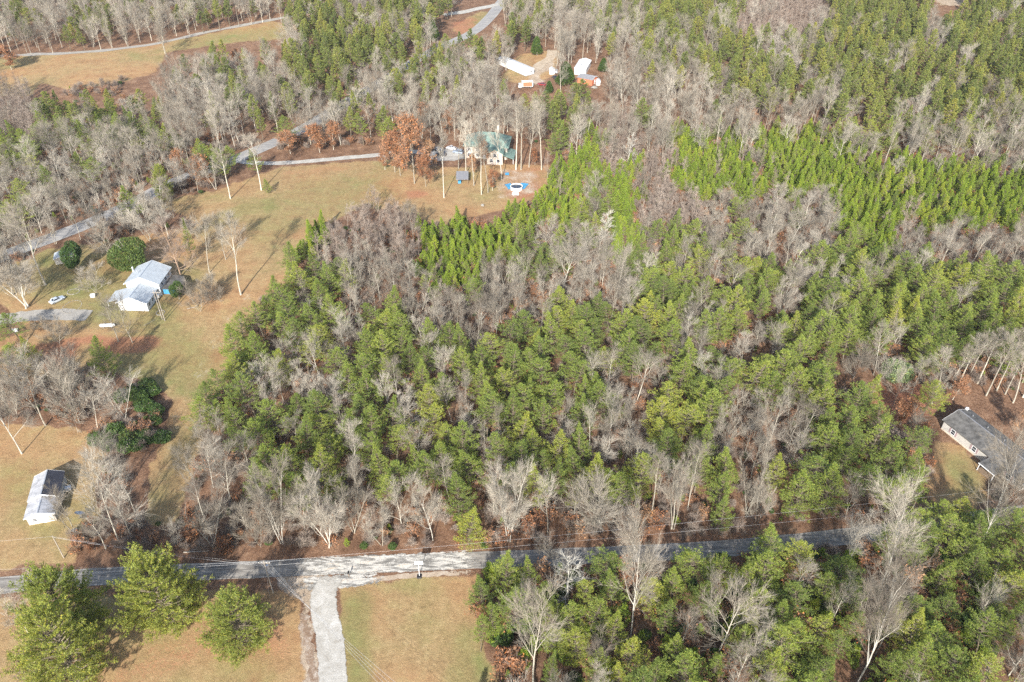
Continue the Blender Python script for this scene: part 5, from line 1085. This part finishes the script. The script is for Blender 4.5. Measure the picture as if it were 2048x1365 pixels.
def lump(name, px_, py_, s, mat, label, cat, fl=.7):
    x, y, z = G(px_, py_); r = np.random.default_rng(int(px_*7+py_)); import bmesh
    bm = bmesh.new(); bmesh.ops.create_icosphere(bm, subdivisions=2, radius=s)
    for v in bm.verts: v.co *= 1+r.uniform(-.16, .16); v.co.z *= fl
    me = bpy.data.meshes.new(name); bm.to_mesh(me); bm.free(); me.materials.append(M[mat]); o = bpy.data.objects.new(name, me); COL.objects.link(o); o.location = (x, y, z+s*.3); tag(o, label, cat)
lump('boulder', 149, 1064, .8, 'stone', 'grey boulder under the tree over the metal-roofed shed', 'boulder'); lump('boulder', 965, 412, .7, 'stone', 'pale boulder alone on the upper field', 'boulder'); lump('boulder', 1189, 177, 1.6, 'stone', 'pale heap of rubble in front of the orange-walled shed', 'rubble', .4)
def box_thing(name, px_, py_, w_, d_, h_, mat, label, cat, rz=0):
    x, y, z = G(px_, py_); t = empty(name, (x, y, z), R(rz), label, cat); MB().box(-w_/2, w_/2, 0, d_, .05, h_, .03, .03).build('body', M[mat], t, bevel=.04); MB().box(-w_/2-.03, w_/2+.03, -.03, d_+.03, h_+.004, h_+.09).build('lid', M[mat], t, bevel=.02)
box_thing('storage_chest', 138, 982, 1.3, .9, .8, 'white_paint', 'white storage chest behind the metal-roofed shed', 'chest', 30); box_thing('garden_chest', 186, 596, 1.4, 1, .9, 'white_paint', 'white covered chest between the garden bed and the white house', 'chest', 10)
box_thing('storage_chest', 30, 665, 1.6, .8, .7, 'white_paint', 'white chest under the dark pine at the left edge', 'chest', 10)
def ring(px_, py_, rx, ry, label):
    x, y, z = G(px_, py_); m = MB(); r = random.Random(3)
    for k_ in range(44):
        a = 2*pi*k_/44; s = r.uniform(.06, .15); q = (rx*cos(a), ry*sin(a)); m.box(q[0]-s, q[0]+s, q[1]-s, q[1]+s, -.05, s*1.3, s*.3, s*.3)
    o = m.build('stone_border', M['stone'], None, (x, y, z)); tag(o, label, 'garden edging')
ring(144, 614, 2.6, 3.4, 'oval ring of pale stones round the garden bed by the silver car'); ring(147, 584, 1.8, 1.6, 'small ring of stones behind the oval garden bed'); ring(321, 626, 1.2, 1.3, 'small brown garden ring beside the twin poles')
def log(p, q, r, label):
    a, b = np.array(G(*p)), np.array(G(*q)); m = MB().tube((0, 0, r), tuple(b-a+[0, 0, r]), r, r*.6, 8); o = m.build('fallen_log', M['polewood'], None, tuple(a)); tag(o, label, 'log')
log((367, 1106), (418, 1103), .13, 'long pale fallen log at the verge above the paved road'); log((378, 1102), (402, 1099), .09, 'short fallen log behind the long pale one'); log((374, 619), (396, 614), .14, 'pale log on the lawn right of the twin poles')
log((288, 652), (311, 640), .07, 'thin pale branch on the grass below the white house'); log((510, 1158), (455, 1157), .06, 'thin fallen branch along the road edge left of the junction pole')

# ------------------------------------------------------------------ the thin winter air
hm = bpy.data.materials.new('haze_air'); hm.use_nodes = True; ht = hm.node_tree; ht.nodes.remove(ht.nodes['Principled BSDF'])
pv = ht.nodes.new('ShaderNodeVolumePrincipled'); pv.inputs['Color'].default_value = (.86, .9, .95, 1); pv.inputs['Density'].default_value = .00006; pv.inputs['Anisotropy'].default_value = .2
ht.links.new(pv.outputs[0], ht.nodes['Material Output'].inputs['Volume'])
hb = MB().box(-16000, 16000, -8000, 16000, -4, 160).build('haze', hm); tag(hb, kind='stuff')
